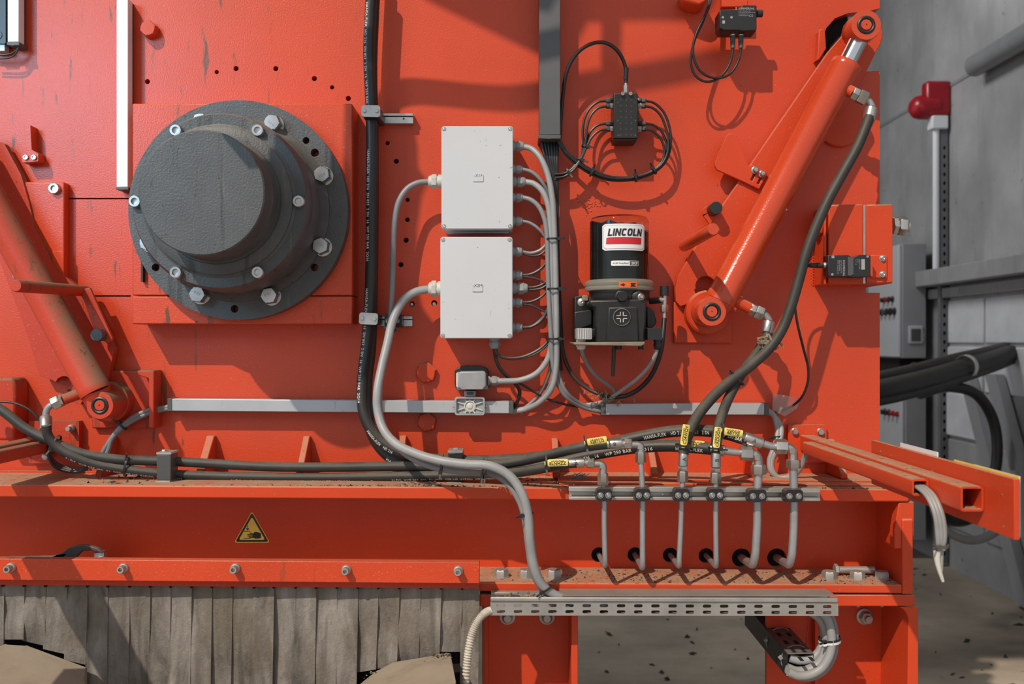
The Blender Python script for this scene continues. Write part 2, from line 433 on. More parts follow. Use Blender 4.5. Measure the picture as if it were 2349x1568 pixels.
M['grease'] = plain('dark_grease', (0.010, 0.011, 0.010), .3, 0, .3, 40, .4, 60)
M['label_white'] = plain('white_label', (0.78, 0.78, 0.78), .3, 0, 0)
M['label_red'] = plain('red_label', (0.55, 0.02, 0.03), .35, 0, 0)
M['label_orange'] = plain('orange_label', (0.80, 0.13, 0.02), .4, 0, 0)
def concrete(name, base, var=.3):
    t = NT(name)
    c = t.mix(t.ramp(t.noise(1.1, 5, .6), .3, .7), tuple(x * (1 - var) for x in base), tuple(x * (1 + var) for x in base))
    c = t.mix(t.math('MULTIPLY', t.ramp(t.noise(1, 4, .6, t.map((3, 5, 1.2))), .5, .66), .35), c, tuple(x * .55 for x in base))
    k = t.ramp(t.noise(14, 3, .7), .66, .72)
    c = t.mix(t.math('MULTIPLY', k, .6), c, tuple(x * .35 for x in base))
    t.bump(t.noise(40, 4, .6), .3, .004)
    return t.out(c, .9)
M['concrete'] = concrete('grey_concrete', (0.32, 0.325, 0.335))
M['concrete_dark'] = concrete('dark_concrete', (0.24, 0.24, 0.25))
M['floor'] = concrete('dusty_concrete_floor', (0.31, 0.265, 0.21), .4)
M['brick'] = plain('whitewashed_block', (0.64, 0.64, 0.64), .85, 0, .1, 6, .3, 40, stain=.2)
M['cabinet'] = plain('light_grey_cabinet', (0.55, 0.55, 0.55), .5, 0, .03)
M['cabinet_side'] = plain('grey_cabinet_side', (0.30, 0.30, 0.30), .5, 0, .05)
M['tube_grey'] = plain('grey_tube_cover', (0.20, 0.20, 0.20), .3, 0, .1)
M['upright'] = plain('dark_steel_upright', (0.15, 0.15, 0.15), .5, 0, .15)
M['red_lamp'] = plain('red_plastic', (0.34, 0.008, 0.018), .3, 0, .1)
M['bg_hose'] = plain('dark_bundle', (0.017, 0.016, 0.016), .45, 0, .2, 10, dust=.15)
M['white_pipe'] = plain('white_conduit', (0.75, 0.75, 0.75), .35, 0, .02)
M['corr'] = plain('pale_corrugated_conduit', (0.56, 0.53, 0.47), .45, 0, .12, 30, dust=.3)
# ================================================================== the hall
def struct(o): o['kind'] = 'structure'; return o
WX = 2.73
f = MB().box(-4.0, WX, -6.0, 7.6, -0.1, 0).build('floor', M['floor']); struct(f)
wl = MB().box(WX, WX + .25, -1.6, 7.6, 0, 4.2).build('wall_right', M['concrete']); struct(wl)
struct(MB().box(-4.0, WX + .25, 7.6, 7.85, 0, 4.2).build('wall_back', M['concrete_dark']))
struct(MB().box(-4.0, WX + .25, -1.65, 7.85, 4.2, 4.35).build('ceiling', M['concrete_dark']))
# formwork joint of the concrete: a thin proud ridge
o = MB().prism([(WX - .006, 0, CZ + 1.585), (WX + .01, 0, CZ + 1.585), (WX + .01, 0, CZ + 1.612), (WX - .006, 0, CZ + 1.606)], (0, 7.5, 0)).build('formwork_joint', M['concrete_dark'], wl)
# ledge beam and the blockwork under it
MB().box(WX - .13, WX + .02, 2.2, 4.02, CZ + .352, CZ + .452).build('ledge_beam', M['concrete'], wl, .006)
MB().box(WX - .05, WX + .02, 2.2, 3.98, CZ + .275, CZ + .335).build('ledge_beam', M['concrete'], wl, .004)
bz = CZ + .262
for r in range(5):
    y = 3.80 - (0.0 if r % 2 == 0 else .0)
    for c in range(4):
        wd = .465 + random.uniform(-.012, .012); dx = random.uniform(.008, .022)
        if r == 2 and c == 1: y -= wd + .022; continue          # the broken-out block where the hoses go through
        MB().box(WX - dx, WX + .02, y - wd, y, bz - .27, bz - .006).build('brick', M['brick'] if r < 3 else M['concrete'], wl, .008)
        y -= wd + .022
    bz -= .285
# ================================================================== machine housing
H = thing('machine_housing', 'big orange-red painted steel machine side with bolted plates, gussets and a bearing block', 'machine', (0, 0, 0))
outl = [(-70, -70), (2018, -70), (2018, 19), (1990, 26), (1945, 30), (1915, 42), (1895, 65), (1886, 92), (1890, 128), (1920, 158), (1987, 164), (2018, 162),
        (2018, 650), (1986, 650), (1986, 671), (2018, 671), (2018, 1100), (-70, 1100)]
holes_px = [(338, 187, 6), (497, 165, 5), (541.5, 157, 6), (632.5, 157, 6), (721, 180, 6), (761.5, 200, 5), (799, 225.5, 6), (889, 328, 5), (909, 369.5, 6),
            (935, 458, 5), (934.5, 503.5, 5.5), (931.5, 550.5, 6), (919.5, 606.5, 6), (945, 697, 6.5), (996, 695, 7)]
slits = [[(152, 453.5), (300, 453.5), (300, 457), (152, 457)], [(176, 677), (300, 677), (300, 680), (176, 680)]]
MB().pprism(outl, 0, -.028, [circ(*h, 14) for h in holes_px] + slits).build('side_panel', M['panel'], H)
MB().box(-1.40, .78, .029, 1.25, CZ - .30, CZ + 1.25).build('inner_body', M['inside'], H)
MB().box(-1.40, .80, .0285, .9, CZ + .95, CZ + 1.28).build('top_cover', M['paint'], H)
for x, y, r, d in ((977, 855, 25, .016), (978.5, 968, 23.5, .014), (338, 63.8, 20, .024)):
    hex_bolt(H, U(x, y, d) + Vector((0, d, 0)), Y_, RR(r, d), d * 1.15, M['paint'], washer=False, name='painted_bolt', rot=.3)
for x, y, r in ((945, 698, 5), (996, 697, 5.5)): MB().lathe(U(x, y, -.012), Y_, [(RR(r), 0), (RR(r), .006), (0, .009)], 14, cap0=False).build('grub_screw', M['zinc'], H)
# bearing block
def blk(y0, y1): return MB().pbox(303, y0, 808, y1, .083, 0)
blk(237, 677.5).build('bearing_block', M['panel'], H, .003)
blk(679, 743).build('bearing_block', M['panel'], H, .003)
# round boss and pads welded on the panel
MB().lathe(U(1925, 283), Y_, [(RR(55), 0), (RR(55), .010), (RR(53), .012)], 36).build('round_boss', M['paint'], H)
MB().pbox(1546, 692, 1681, 787, .016, 0).build('welded_pad', M['paint'], H, .003)
MB().pbox(210, 850, 350, 982, .016, 0).build('welded_pad', M['paint_dirty'], H, .003)
MB().pprism([(316, 849), (353, 849), (353, 982), (341, 982), (341, 868), (316, 860)], .05, .0).build('side_bar', M['paint_dirty'], H, .003)
MB().pbox(54, 417, 147, 672, .026, 0).build('guide_plate', M['panel'], H, .003)
MB().pprism([(120, 575), (146, 575), (146, 672), (140, 672), (120, 618)], .030, .025).build('wear_pad', M['panel'], H, .001)
socket_screw(H, U(127, 433, .026), Y_, RR(12.5, .03), .010, M['zinc'])
MB().pprism([(-20, 866), (28, 866), (34, 880), (36, 905), (33, 1010), (-20, 1010)], .06, 0).build('end_stop', M['paint_dirty'], H, .006)
MB().pprism([(1562, -20), (1625, -20), (1622, 4), (1606, 12), (1588, 8), (1570, 2)], .06, 0).build('lifting_lug', M['paint'], H, .006)
MB().pbox(1655, -30, 1716, 16, .05, .03).build('switch_bracket', M['paint'], H, .002)
MB().pprism([(1878, 70), (1884, 66), (1893, 68), (1896, 110), (1880, 136), (1872, 140), (1876, 120)], .02, -.01).build('locking_tab', M['paint'], H, .002)
# gussets standing on the ledge
for x, top, fr in ((263, 1000, .085), (487, 998, .09), (706, 999, .09), (926, 998, .09), (1272, 1004, .09), (1488, 1004, .10), (1712, 1010, .10), (1902, 1006, .10)):
    x0 = (x - CX) / 1000; zt = CZ + (CY - top) / 1000; zb = CZ - .30; t = .0075 if x != 487 else .009
    pr = [(x0 - t, 0, zt), (x0 - t, -.016, zt), (x0 - t, -.022, zt - .008), (x0 - t, -fr, zb + .012), (x0 - t, -fr, zb), (x0 - t, 0, zb)]
    MB().prism(pr, (2 * t, 0, 0)).build('gusset', M['paint_dirty'] if x < 400 else M['paint'], H, .002)
# weld bead beside the hinge block and weld scars
m = MB()
for i in range(34): m.lathe(U(1862 + (i % 2) * 2, 548 + i * 3.2, 0), Y_, [(.0028, -.001), (.0022, .0018), (0, .0026)], 6, cap0=False)
m.build('weld_bead', M['paint'], H)['kind'] = 'stuff'
m = MB()
for i in range(46):
    x, y = random.gauss(1352, 12), random.gauss(466, 10)
    m.lathe(U(x, y, 0), Y_, [(random.uniform(.001, .0035), -.001), (.001, .0015), (0, .002)], 6, cap0=False)
m.build('weld_spatter', M['paint'], H)['kind'] = 'stuff'
# bars and plates added out of view, shaped to throw shade on the panel
def shade(px, py, d):
    p = U(px, py, 0); return Vector((p.x - SUND.x * d, -d, p.z - SUND.z * d))
m = MB(); m.tube([shade(*q) for q in ((912, 335, .34), (888, 292, .34), (886, 252, .34), (902, 222, .34), (940, 211, .36), (1010, 214, .42), (1090, 222, .5), (1180, 226, .58), (1270, 214, .66), (1380, 190, .75), (1500, 172, .85), (1660, 140, .95))], .021, 14)
m.build('shadow_bar', M['paint'], H)
o_ = [shade(*q, .62) for q in ((858, 330), (868, 292), (900, 268), (945, 282), (955, 330), (956, 380), (978, 412), (964, 445), (954, 520), (953, 640), (966, 700), (996, 742), (990, 800), (960, 850), (900, 860), (850, 800))]
MB().prism(o_, (0, -.006, 0)).build('shadow_plate', M['paint'], H)
MB().tube([shade(1402, 205, .78), shade(1402, 120, .78), shade(1404, 20, .80), shade(1404, -160, .82)], .020, 14).build('shadow_post', M['paint'], H)
o_ = [shade(*q) for q in ((968, -8, .8), (1236, 122, .8), (1300, 128, .8), (1345, 46, .8), (1480, 42, .8), (1610, 44, .8), (1660, -40, .8), (1660, -260, .8), (900, -260, .8))]
MB().prism(o_, (0, -.006, 0)).build('shadow_plate', M['paint'], H)
# ================================================================== base beam
def sk(v): return (v[0], v[1], v[2] - .0054 * v[0])
B = thing('base_beam', 'long orange-red base beam with dusty ledges running under the machine side', 'beam', (0, 0, 0))
zt = CZ - .3031
MB().prism([(-1.35, 0, zt), (.815, 0, zt), (.8285, -.2, zt), (-1.35, -.2, zt)], (0, 0, -.026)).fn(sk).build('top_flange', M['paint'], B, .003)
MB().box(-1.35, .80, -.020, -.012, zt + .0001, zt + .004).fn(sk).build('weld_seam', M['paint'], B)
MB().box(.10, .815, -.115, -.0, zt, zt + .006).fn(sk).build('shim_strip', M['paint'], B, .001)
MB().box(.10, .79, -.160, -.128, zt, zt + .004).fn(sk).build('shim_strip', M['paint'], B, .001)
wh = [(1374, 1272, 17.5), (1457, 1272, 17.5), (1538, 1273, 17.5), (1620, 1274, 17.5), (1701, 1279, 22), (1782, 1279, 22)]
o_ = [U(-60, 1125, .06), U(2031, 1125, .06), U(2031, 1325, .06), U(-60, 1325, .06)]
MB().plate(o_, [[U(a, b, .06) for a, b in circ(*h, 20)] for h in wh], (0, .016, 0)).build('web', M['paint'], B)
MB().box(-1.30, .80, -.04, 0.9, CZ - .52, CZ - .34).build('inner_body', M['inside'], B)
zl = CZ - .5018
MB().prism([(-1.35, 0, zl), (.814, 0, zl), (.814, -.2, zl), (-1.35, -.2, zl)], (0, 0, -.0185)).fn(sk).build('bottom_flange', M['paint'], B, .003)
ep = [(.814, 0, CZ - .335), (.814, -.155, CZ - .335), (.814, -.2, CZ - .372), (.814, -.2, CZ - .526), (.814, 0, CZ - .526)]
MB().prism(ep, (.0225, 0, 0)).build('end_plate', M['paint'], B, .002)
MB().pprism([(2062, 1152), (2097, 1150), (2097, 1229), (2092, 1229), (2092, 1258), (2052, 1258), (2052, 1215)], .196, .17).build('end_lug', M['paint'], B, .002)
for x, y in ((1150, 1315), (1208, 1315), (1272, 1315), (1902, 1322), (1967, 1320), (2023, 1320)):
    p = U(x, y, .15); p.z = zl - .0054 * p.x - .0005
    hex_bolt(B, p, (0, 0, 1), RR(17, .15), .017, M['zinc_dull'])
# legs below the beam
for nm, lab, xs in (('support_leg', 'orange-red channel leg below the cable tray, next to the rubber strips', (1104, 1326)), ('support_leg', 'broad orange-red leg at the far end of the base beam', (1798, 2102))):
    x0 = U(xs[0], 1450, .19).x; x1 = U(xs[1], 1450, .19).x
    L = thing(nm, lab, 'leg', ((x0 + x1) / 2, -.08, 0))
    ztop = CZ - .5275
    a = U(1100, 1358, .2).x if xs[0] < 1500 else U(1790, 1358, .2).x; b = U(1330, 1358, .2).x if xs[0] < 1500 else U(2099, 1358, .2).x
    MB().box(a, b, -.2, 0.05, ztop - .0235, ztop).build('head_plate', M['paint'], L, .002)
    if xs[0] < 1500:
        MB().box(x0, x1, -.085, -.07, 0.0, ztop - .023).build('web', M['paint'], L)
        MB().box(x1 - .014, x1, -.19, .05, 0.0, ztop - .023).build('flange', M['paint'], L, .002)
        MB().box(x0, x0 + .012, -.12, .05, 0.0, ztop - .023).build('flange', M['paint'], L, .002)
    else:
        MB().box(x0, x1, -.055, -.04, 0.0, ztop - .023).build('web', M['paint'], L)
        xm = U(1872, 1450, .07).x
        MB().box(xm - .004, xm + .004, -.075, .05, 0.0, ztop - .023).build('rib', M['paint'], L, .001)
        xs_ = x1 - .0205; zz = ztop - .0236; pts = [(x1, zz), (xs_ - .026, zz)]
        for i in range(7):
            t = i / 6 * PI / 2; pts.append((xs_ - .026 + .026 * math.sin(t), zz - .032 + .032 * math.cos(t)))
        pts += [(xs_ - .012, 0.0), (x1 + .002, 0.0)]
        MB().prism([(p[0], -.2, p[1]) for p in pts], (0, .16, 0)).build('flange', M['paint'], L, .002)
    if xs[0] < 1500:
        for x, y in ((1164, 1417), (1255, 1417)):
            p = U(x, y, .10); MB().lathe(p + Vector((0, .016, 0)), Y_, [(RR(18, .1), 0), (RR(18, .1), .006)], 20).build('washer', M['zinc_dull'], L)
            MB().lathe(p + Vector((0, .01, 0)), Y_, [(RR(12, .1), 0), (RR(12, .1), .014), (RR(8, .1), .017), (0, .017)], 18).build('hex_nut', M['zinc_dull'], L)
    else:
        for x in (1967, 2023):
            p = U(x, 1386, .13); p.z = ztop - .0237
            MB().hexh(p, p - Vector((0, 0, .009)), RR(12, .13)).build('hex_nut', M['zinc_dull'], L)
            MB().cyl(p - Vector((0, 0, .008)), p - Vector((0, 0, .019)), RR(6, .13)).build('bolt_end', M['zinc_dull'], L)
        p = U(1988, 1417, .07)
        MB().lathe(p + Vector((0, .016, 0)), Y_, [(RR(19, .07), 0), (RR(19, .07), .005), (RR(17, .07), .006)], 22).build('washer', M['zinc_dull'], L)
        MB().hexh(p + Vector((0, .010, 0)), p + Vector((0, -.006, 0)), RR(15, .07)).build('hex_nut', M['zinc_dull'], L)
        MB().cyl(p, p + Vector((0, -.016, 0)), RR(7.5, .07)).build('bolt_end', M['zinc_dull'], L)
# ================================================================== shaft end hub
A = U(546, 481.5, .118); ax = Y_
Hb = thing('shaft_end_hub', 'big dark grey stepped round hub bolted to the orange bearing block', 'hub', A)
def face_at(d): return Vector((A.x, -d, A.z))
Rf = RR(252, .118)
fl = [(A.x + Rf * math.cos(2 * PI * i / 96), A.z + Rf * math.sin(2 * PI * i / 96)) for i in range(96)]
fh = [(702, 322, 8), (722, 350, 9.5), (357, 613, 9), (538, 708, 9), (721, 613, 9), (357, 352, 8)]
hl = [[U(a, b, .118) for a, b in circ(*h, 16)] for h in fh]
MB().plate([(x, -.118, z) for x, z in fl], hl, (0, .0355, 0)).build('flange', M['cast'], Hb)
R2 = 202 * (D - .251) / 2200; Rb = R2 + .004
MB().lathe(face_at(.117), ax, [(.199, 0), (.199, .006), (.190, .014), (Rb, .03), (R2 + .002, .124), (R2 - .003, .134), (0, .134)], 96, cap0=False).build('ring', M['cast'], Hb, 0, 30)
RC = .1506
MB().lathe(face_at(.249), ax, [(RC + .006, 0), (RC + .006, .003), (RC, .006), (RC, .011), (RC - .003, .013), (.130, .015), (.128, .024), (0, .025)], 80, cap0=False).build('collar', M['cast'], Hb, 0, 30)
MB().lathe(face_at(.270), ax, [(.127, 0), (.1225, .010), (.1212, .090), (.1185, .0925), (0, .0925)], 80, cap0=False).build('cap', M['cast'], Hb, 0, 30)
for i in range(6):
    a = math.radians(60 * i); p = U(500 + 187 * math.cos(a), 463 + 187 * math.sin(a), .251)
    socket_screw(Hb, p, ax, RR(14, .26), .012, M['zinc'])
for i in range(8):
    a = math.radians(23.5 + 45 * i)
    p = U(537.5 + 215 * math.cos(a), 477.5 + 215 * math.sin(a), .146); p.y = -.1175
    hb_ = hex_bolt(Hb, p, ax, RR(20.5, .146), .030, M['zinc'], rot=a)
    q_ = math.radians(random.choice((-40, 25, 150, 200))); flat_text('grade_mark', '10.9', M['print_dim'], hb_, p + ax * .0312 + Vector((-math.sin(q_), 0, math.cos(q_))) * -.003, (math.cos(q_), 0, math.sin(q_)), (-math.sin(q_), 0, math.cos(q_)), .0065, bold=.0)
MB().pbox(323, 566, 328, 646, .095, .082).build('dark_strip', M['ink'], Hb, .0005)  # thin black upright strip at the flange rim
# ================================================================== skirt of rubber strips under the beam
K = thing('strip_curtain', 'grey dusty rubber strip curtain hanging from a bolted orange-red clamping bar', 'curtain', (-.6, -.24, .55))
def lin(x, y0, y1): return y0 + (y1 - y0) * x / 1100
bar = [U(-70, lin(-70, 1281, 1290), .262), U(1100, 1290, .262), U(1100, 1338, .262), U(-70, lin(-70, 1330, 1338), .262)]
MB().prism(bar, (0, .022, 0)).build('clamping_bar', M['panel'], K, .0015)
MB().prism([U(-70, 1296, .238), U(1099, 1303, .238), U(1099, 1349, .238), U(-70, 1340, .238)], (0, .012, 0)).build('backing_bar', M['paint_dirty'], K)
for x, y in ((14, 1306), (275, 1307), (534, 1307.5), (791, 1311), (1050, 1313)):
    p = U(x, y, .282); p.y = -.2615
    MB().lathe(p, ax, [(RR(11.5, .27), 0), (RR(11.5, .27), .003), (RR(10, .27), .006), (RR(8, .27), .007)], 18).build('washer', M['zinc_dull'], K)
    socket_screw(K, p + Y_ * .006, ax, RR(8.5, .28), .014, M['zinc_dull'])
edges = [-44, 6, 55, 104, 153, 200, 247, 297, 344, 391, 439, 486, 533, 583, 628, 678, 725, 773, 821, 868, 916, 965, 1012, 1060, 1099]
ends = {1: 1470, 2: 1478, 3: 1497, 4: 1521, 18: 1536, 19: 1527, 20: 1513, 21: 1503, 22: 1490}
for i in range(len(edges) - 1):
    xa, xb = edges[i], edges[i + 1]
    lean = -3 - 9 * (i / 24.0) * (1.2 - i / 24.0) * 1.6
    ye = ends.get(i, 1790); d0 = .2215 + .0022 * (i % 2) + random.uniform(-.0008, .0008)
    m = MB(); rows = 8; cols = 4; g = []
    tw = random.uniform(-.004, .004); cur = random.uniform(-.003, .005)
    for r in range(rows + 1):
        ty = r / rows; row = []
        y = lin(xa, 1338, 1347) + (ye - 1342) * ty
        for c in range(cols + 1):
            tx = c / cols
            yy = y + ((12 if i in (2, 3, 4) else -8 if 17 < i < 22 else 0) * (tx - .5) * ty)
            x = xa - (2 if i else 0) + (xb - xa + 3) * tx + lean * ty * (min(ye, 1568) - 1342) / 226
            dd = d0 + (tx - .5) * (.003 + 1.6 * tw * ty) + cur * math.sin(ty * PI) + .002 * math.sin(ty * 9 + i)
            row.append(U(x, yy, dd))
        g.append(row)
    fr = [[m.bm.verts.new(p) for p in r] for r in g]; bk = [[m.bm.verts.new(p + Vector((0, .005, 0))) for p in r] for r in g]
    for r in range(rows):
        for c in range(cols):
            m.face([fr[r][c], fr[r][c + 1], fr[r + 1][c + 1], fr[r + 1][c]]); m.face([bk[r][c + 1], bk[r][c], bk[r + 1][c], bk[r + 1][c + 1]])
        m.face([fr[r][0], fr[r + 1][0], bk[r + 1][0], bk[r][0]]); m.face([fr[r][cols], bk[r][cols], bk[r + 1][cols], fr[r + 1][cols]])
    for c in range(cols):
        m.face([fr[0][c], bk[0][c], bk[0][c + 1], fr[0][c + 1]]); m.face([fr[rows][c], fr[rows][c + 1], bk[rows][c + 1], bk[rows][c]])
    m.build('rubber_strip', M['rubber'], K)
for i, x in enumerate(edges[1:-1]):
    p = U(x, lin(x, 1342.5, 1349), .2305)
    MB().lathe(p, Y_, [(RR(3.4, .23), -.004), (RR(3.4, .23), .0006), (0, .0008)], 10).build('slit_hole', M['inside'], K)
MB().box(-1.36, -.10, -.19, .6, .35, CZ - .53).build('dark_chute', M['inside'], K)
# ================================================================== trunkings
def trunk_v(name, label, x0, x1, y0, y1, df, db, mat, cap, capy=None):
    a = U(x0, y1, df); t = thing(name, label, 'trunking', a)
    MB().pbox(x0, y0, x1, y1, df, db + .012).build('cover', mat, t, .0015)
    b0 = U(x0, y1, df); b1 = U(x1, y0, df)
    MB().box(b0.x + .002, b1.x - .002, -db - .012, -db, b0.z, b1.z).build('base', M['dark_cap'], t)
    MB().box(b0.x + .001, b1.x - .0006, -df + .008, -df + .013, b0.z, b1.z).build('groove', M['dark_cap'], t)
    if capy: MB().pprism([(x0 - 2, y1), (x1 + 1, y1), (x1 + 1, capy), ((x0 + x1) / 2 + 2, capy), ((x0 + x1) / 2, capy + 1), (x0 - 2, capy - 1)], df + .0015, db).build('end_cap', cap, t, .001)
    return t
trunk_v('cable_trunking', 'tall white cable trunking standing beside the big round hub', 267, 293.5, -4, 429, .0385, .0, M['white_trunk'], M['dark_cap'], 435)
t = trunk_v('cable_trunking', 'short white trunking end next to a black box in the upper corner', 17, 43, -60, 96, .037, .0, M['white_trunk'], M['dark_cap'], 104)
t = thing('control_box', 'black control box partly seen in the upper corner beside a short white trunking', 'box', U(0, 100, .05))
MB().pprism(rrect(-70, -60, 13, 100, 3), .036, 0).build('housing', M['black_plastic'], t, .002)
MB().pbox(-20, 100, 11, 117, .03, .01).build('foot_plate', M['alu'], t, .001)
MB().torus(U(-6, 80, .0365), Y_, RR(10, .05), .0012, 20, 6).build('knob_ring', M['mid_plastic'], t)
for k, (r_, dy) in enumerate(((.0022, 0), (.0018, 8))):
    o = MB().tube(PX([(-30, 125 + dy), (10, 126 + dy), (28, 122 + dy), (40, 112 + dy / 2), (46, 100)], .03), r_).build('control_wire', M['black_cable'])
    tag(o, ['thin black wire looping under the corner control box, upper one', 'thin black wire looping under the corner control box, lower one'][k], 'cable', 'wires under the corner control box')
t = trunk_v('cable_trunking', 'wide dark grey trunking with black cables coming out of its lower end', 1237, 1285.5, -60, 309, .072, .0, M['dark_trunk'], M['dark_cap'], 318)
def trunk_h(label, x0, y0, x1, y1, df, dy=0):
    t = thing('cable_trunking', label, 'trunking', U(x0, y1, df))
    c = 10
    MB().pprism([(x0 + c, y0), (x1 - c, y0 + dy), (x1 - c, y1 + dy), (x0 + c, y1)], df, .008).build('cover', M['alu'], t, .0015)
    MB().pprism([(x0 + c, y0 + 1), (x1 - c, y0 + dy + 1), (x1 - c, y1 + dy - 1), (x0 + c, y1 - 1)], .008, 0).build('base', M['dark_cap'], t)
    MB().pprism([(x0, y0 - 1), (x0 + c, y0 - 1), (x0 + c, y1 + 1), (x0, y1 + 1)], df + .001, 0).build('end_cap', M['dark_cap'], t, .001)
    MB().pprism([(x1 - c, y0 + dy - 1), (x1, y0 + dy - 1), (x1, y1 + dy + 1), (x1 - c, y1 + dy + 1)], df + .001, 0).build('end_cap', M['dark_cap'], t, .001)
trunk_h('long horizontal grey metal trunking running behind the black hose and under the socket', 384, 914, 1178, 942, .042, 6)
trunk_h('shorter horizontal grey metal trunking under the lubrication pump', 1379, 925, 1764, 951, .042, 0)
# ================================================================== junction boxes
def gland(t, p, ax, r, L, mat, cable_r=None):
    """hex body, dome nut"""
    p = Vector(p); ax = Vector(ax).normalized()
    g = MB().lathe(p, ax, [(r * .98, -.002), (r * .98, L * .26), (r * .80, L * .28), (r * .80, L * .38)], 18).build('cable_gland', mat, t)
    MB().lathe(p + ax * L * .38, ax, [(r, 0), (r * 1.06, L * .06), (r * 1.04, L * .34), (r * .92, L * .38)], 6, rot=.4).build('dome_nut', mat, g, .0006)
    MB().lathe(p + ax * L * .72, ax, [(r * .90, 0), (r * .84, L * .16), (r * .66, L * .26), (r * .5, L * .28)], 18).build('seal_cap', mat, g)
def jbox(label, x0, y0, x1, y1, txt, glands, lg):
    c = U((x0 + x1) / 2, y1, .045); t = thing('junction_box', label, 'electrical box', c)
    a = U(x0, y1, .10); b = U(x1, y0, .10); r = .006
    def rr3(x0, x1, z0, z1, y, r):
        out = []
        for cx, cz, a0 in ((x1 - r, z1 - r, 0), (x0 + r, z1 - r, 90), (x0 + r, z0 + r, 180), (x1 - r, z0 + r, 270)):
            for i in range(6):
                an = math.radians(a0 + 90 * i / 5); out.append((cx + r * math.cos(an), y, cz + r * math.sin(an)))
        return out
    MB().prism(rr3(a.x, b.x, a.z, b.z, -.10, r), (0, .022, 0)).build('lid', M['box'], t, .0018)
    MB().prism(rr3(a.x + .0012, b.x - .0012, a.z + .0012, b.z - .0012, -.0785, r), (0, .0785, 0)).build('base', M['box'], t, .0008)
    for px, py in ((x0 + 6, y0 + 6.5), (x1 - 7, y0 + 6.5), (x0 + 6, y1 - 6.5), (x1 - 7, y1 - 6.5)):
        p = U(px, py, .10)
        h = MB().lathe(p + Vector((0, .0005, 0)), Y_, [(.0046, 0), (.0046, .0012), (.0038, .0014), (.0034, .0003), (0, .0003)], 16).build('lid_screw', M['gland'], t)
        MB().lathe(p, Y_, [(.0030, -.001), (.0030, .0004), (.0012, .0008), (0, .0001)], 12).build('screw_head', M['zinc'], h)
    cx, cy = (x0 + x1) / 2 + 1, (y0 + y1) / 2
    lp = MB().pprism(rrect(cx - 11, cy - 8, cx + 13, cy + 9, 2), .1018, .0995).build('name_plate', M['tagplate'], t, .0006)
    flat_text('lettering', txt, M['print_dim'] if False else M['mid_plastic'], lp, U(cx + 1, cy - 5, .1020), (1, 0, 0), (0, 0, 1), .0065, bold=.0)
    for g in glands: gland(t, U(g[0], g[1], .062), (1, 0, 0), g[2] / 1000, g[3] / 1000, M['gland'])
    for g in lg: gland(t, U(g[0], g[1], .062), (-1, 0, 0), g[2] / 1000, g[3] / 1000, M['gland_pale'])
    return t
jb1 = jbox('upper light grey plastic junction box screwed to the orange panel', 1012.5, 289, 1177, 525, '-X1F',
           [(1175, 335, 11.5, 27), (1175, 388, 10, 23), (1175, 417, 12, 31), (1175, 453, 10.5, 24), (1175, 507, 10.5, 23)], [(1014, 416, 15.5, 31)])
jb2 = jbox('lower light grey plastic junction box with one gland on its underside', 1010, 543, 1176, 776, '-X2M',
           [(1174, 577, 11, 24), (1174, 631, 11, 24), (1174, 661, 13, 36), (1174, 694, 11, 24), (1174, 751, 11, 24)], [(1013, 662, 17.5, 30)])
gland(jb2, U(1135, 774, .062), (0, 0, -1), .0125, .025, M['gland'])
MB().pprism([(1020, 528), (1170, 528), (1166, 534), (1024, 534)], .03, .004).build('rear_ridge', M['box'], jb1)
# ================================================================== cables
def cable(name, label, pts, d, r, mat, group=None, seg=10, cat='cable'):
    P = PX(pts, d); o = MB().tube(P, r, seg).build(name, mat); tag(o, label, cat, group); return o, catmull(P, 8)
# two power cables from the left glands down to the tray
cable('power_cable', 'thinner grey cable from the upper junction box bending down beside the black hose',
      [(986, 416.5, .062), (960, 419, .063), (935, 432, .065), (915, 462, .07), (905, 510, .07), (902, 570, .065), (900, 640, .06), (898, 700, .07), (892, 760, .09), (879, 830, .12),
       (871, 890, .14), (872, 945, .15), (889, 995, .17), (925, 1037, .20), (985, 1068, .225), (1055, 1081, .24), (1118, 1083, .245), (1160, 1104, .255), (1192, 1150, .265), (1204, 1190, .27), (1212, 1255, .27), (1222, 1310, .262), (1240, 1345, .25), (1275, 1372, .235), (1330, 1388, .23)], .1, .0066, M['cable'], 'grey power cables from the junction boxes')
cable('power_cable', 'thicker grey cable from the lower junction box sweeping down into the perforated tray',
      [(984, 663, .062), (960, 667, .066), (935, 679, .075), (915, 704, .09), (900, 738, .105), (888, 790, .13), (876, 840, .15), (866, 895, .17), (866, 938, .175), (879, 983, .19), (908, 1017, .215), (955, 1040, .24), (1010, 1056, .26), (1070, 1064, .27), (1125, 1068, .275), (1168, 1090, .28), (1196, 1128, .285), (1211, 1178, .285), (1216, 1240, .28), (1226, 1300, .272), (1242, 1338, .262), (1270, 1362, .252), (1320, 1380, .245), (1400, 1390, .24)], .1, .0093, M['cable_pale'], 'grey power cables from the junction boxes', 14)
def tie(label, x, y, d, axis, rx, ry, mat=None, side=1, wd=.0042):
    o = zip_tie(None, U(x, y, d), axis, rx, ry, mat or M['black_plastic'], wd, 'cable_tie', side); tag(o, label, 'cable tie'); return o
tie('black cable tie round both grey cables just below the hose clamp rail', 893, 753, .098, (.25, 0, 1), .0155, .012)
tie('single black cable tie on the grey cables left of the small black clamp', 1013, 1064, .252, (1, 0, -.1), .021, .014)
tie('black cable tie on the grey cables, first of a pair past the small clamp', 1108, 1074, .262, (1, 0, -.1), .020, .014)
tie('black cable tie on the grey cables, second of a pair past the small clamp', 1115, 1075, .262, (1, 0, -.12), .020, .014)
tie('black cable tie round the grey cables where they hang in front of the beam', 1208, 1178, .278, (.2, 0, -1), .0125, .013)
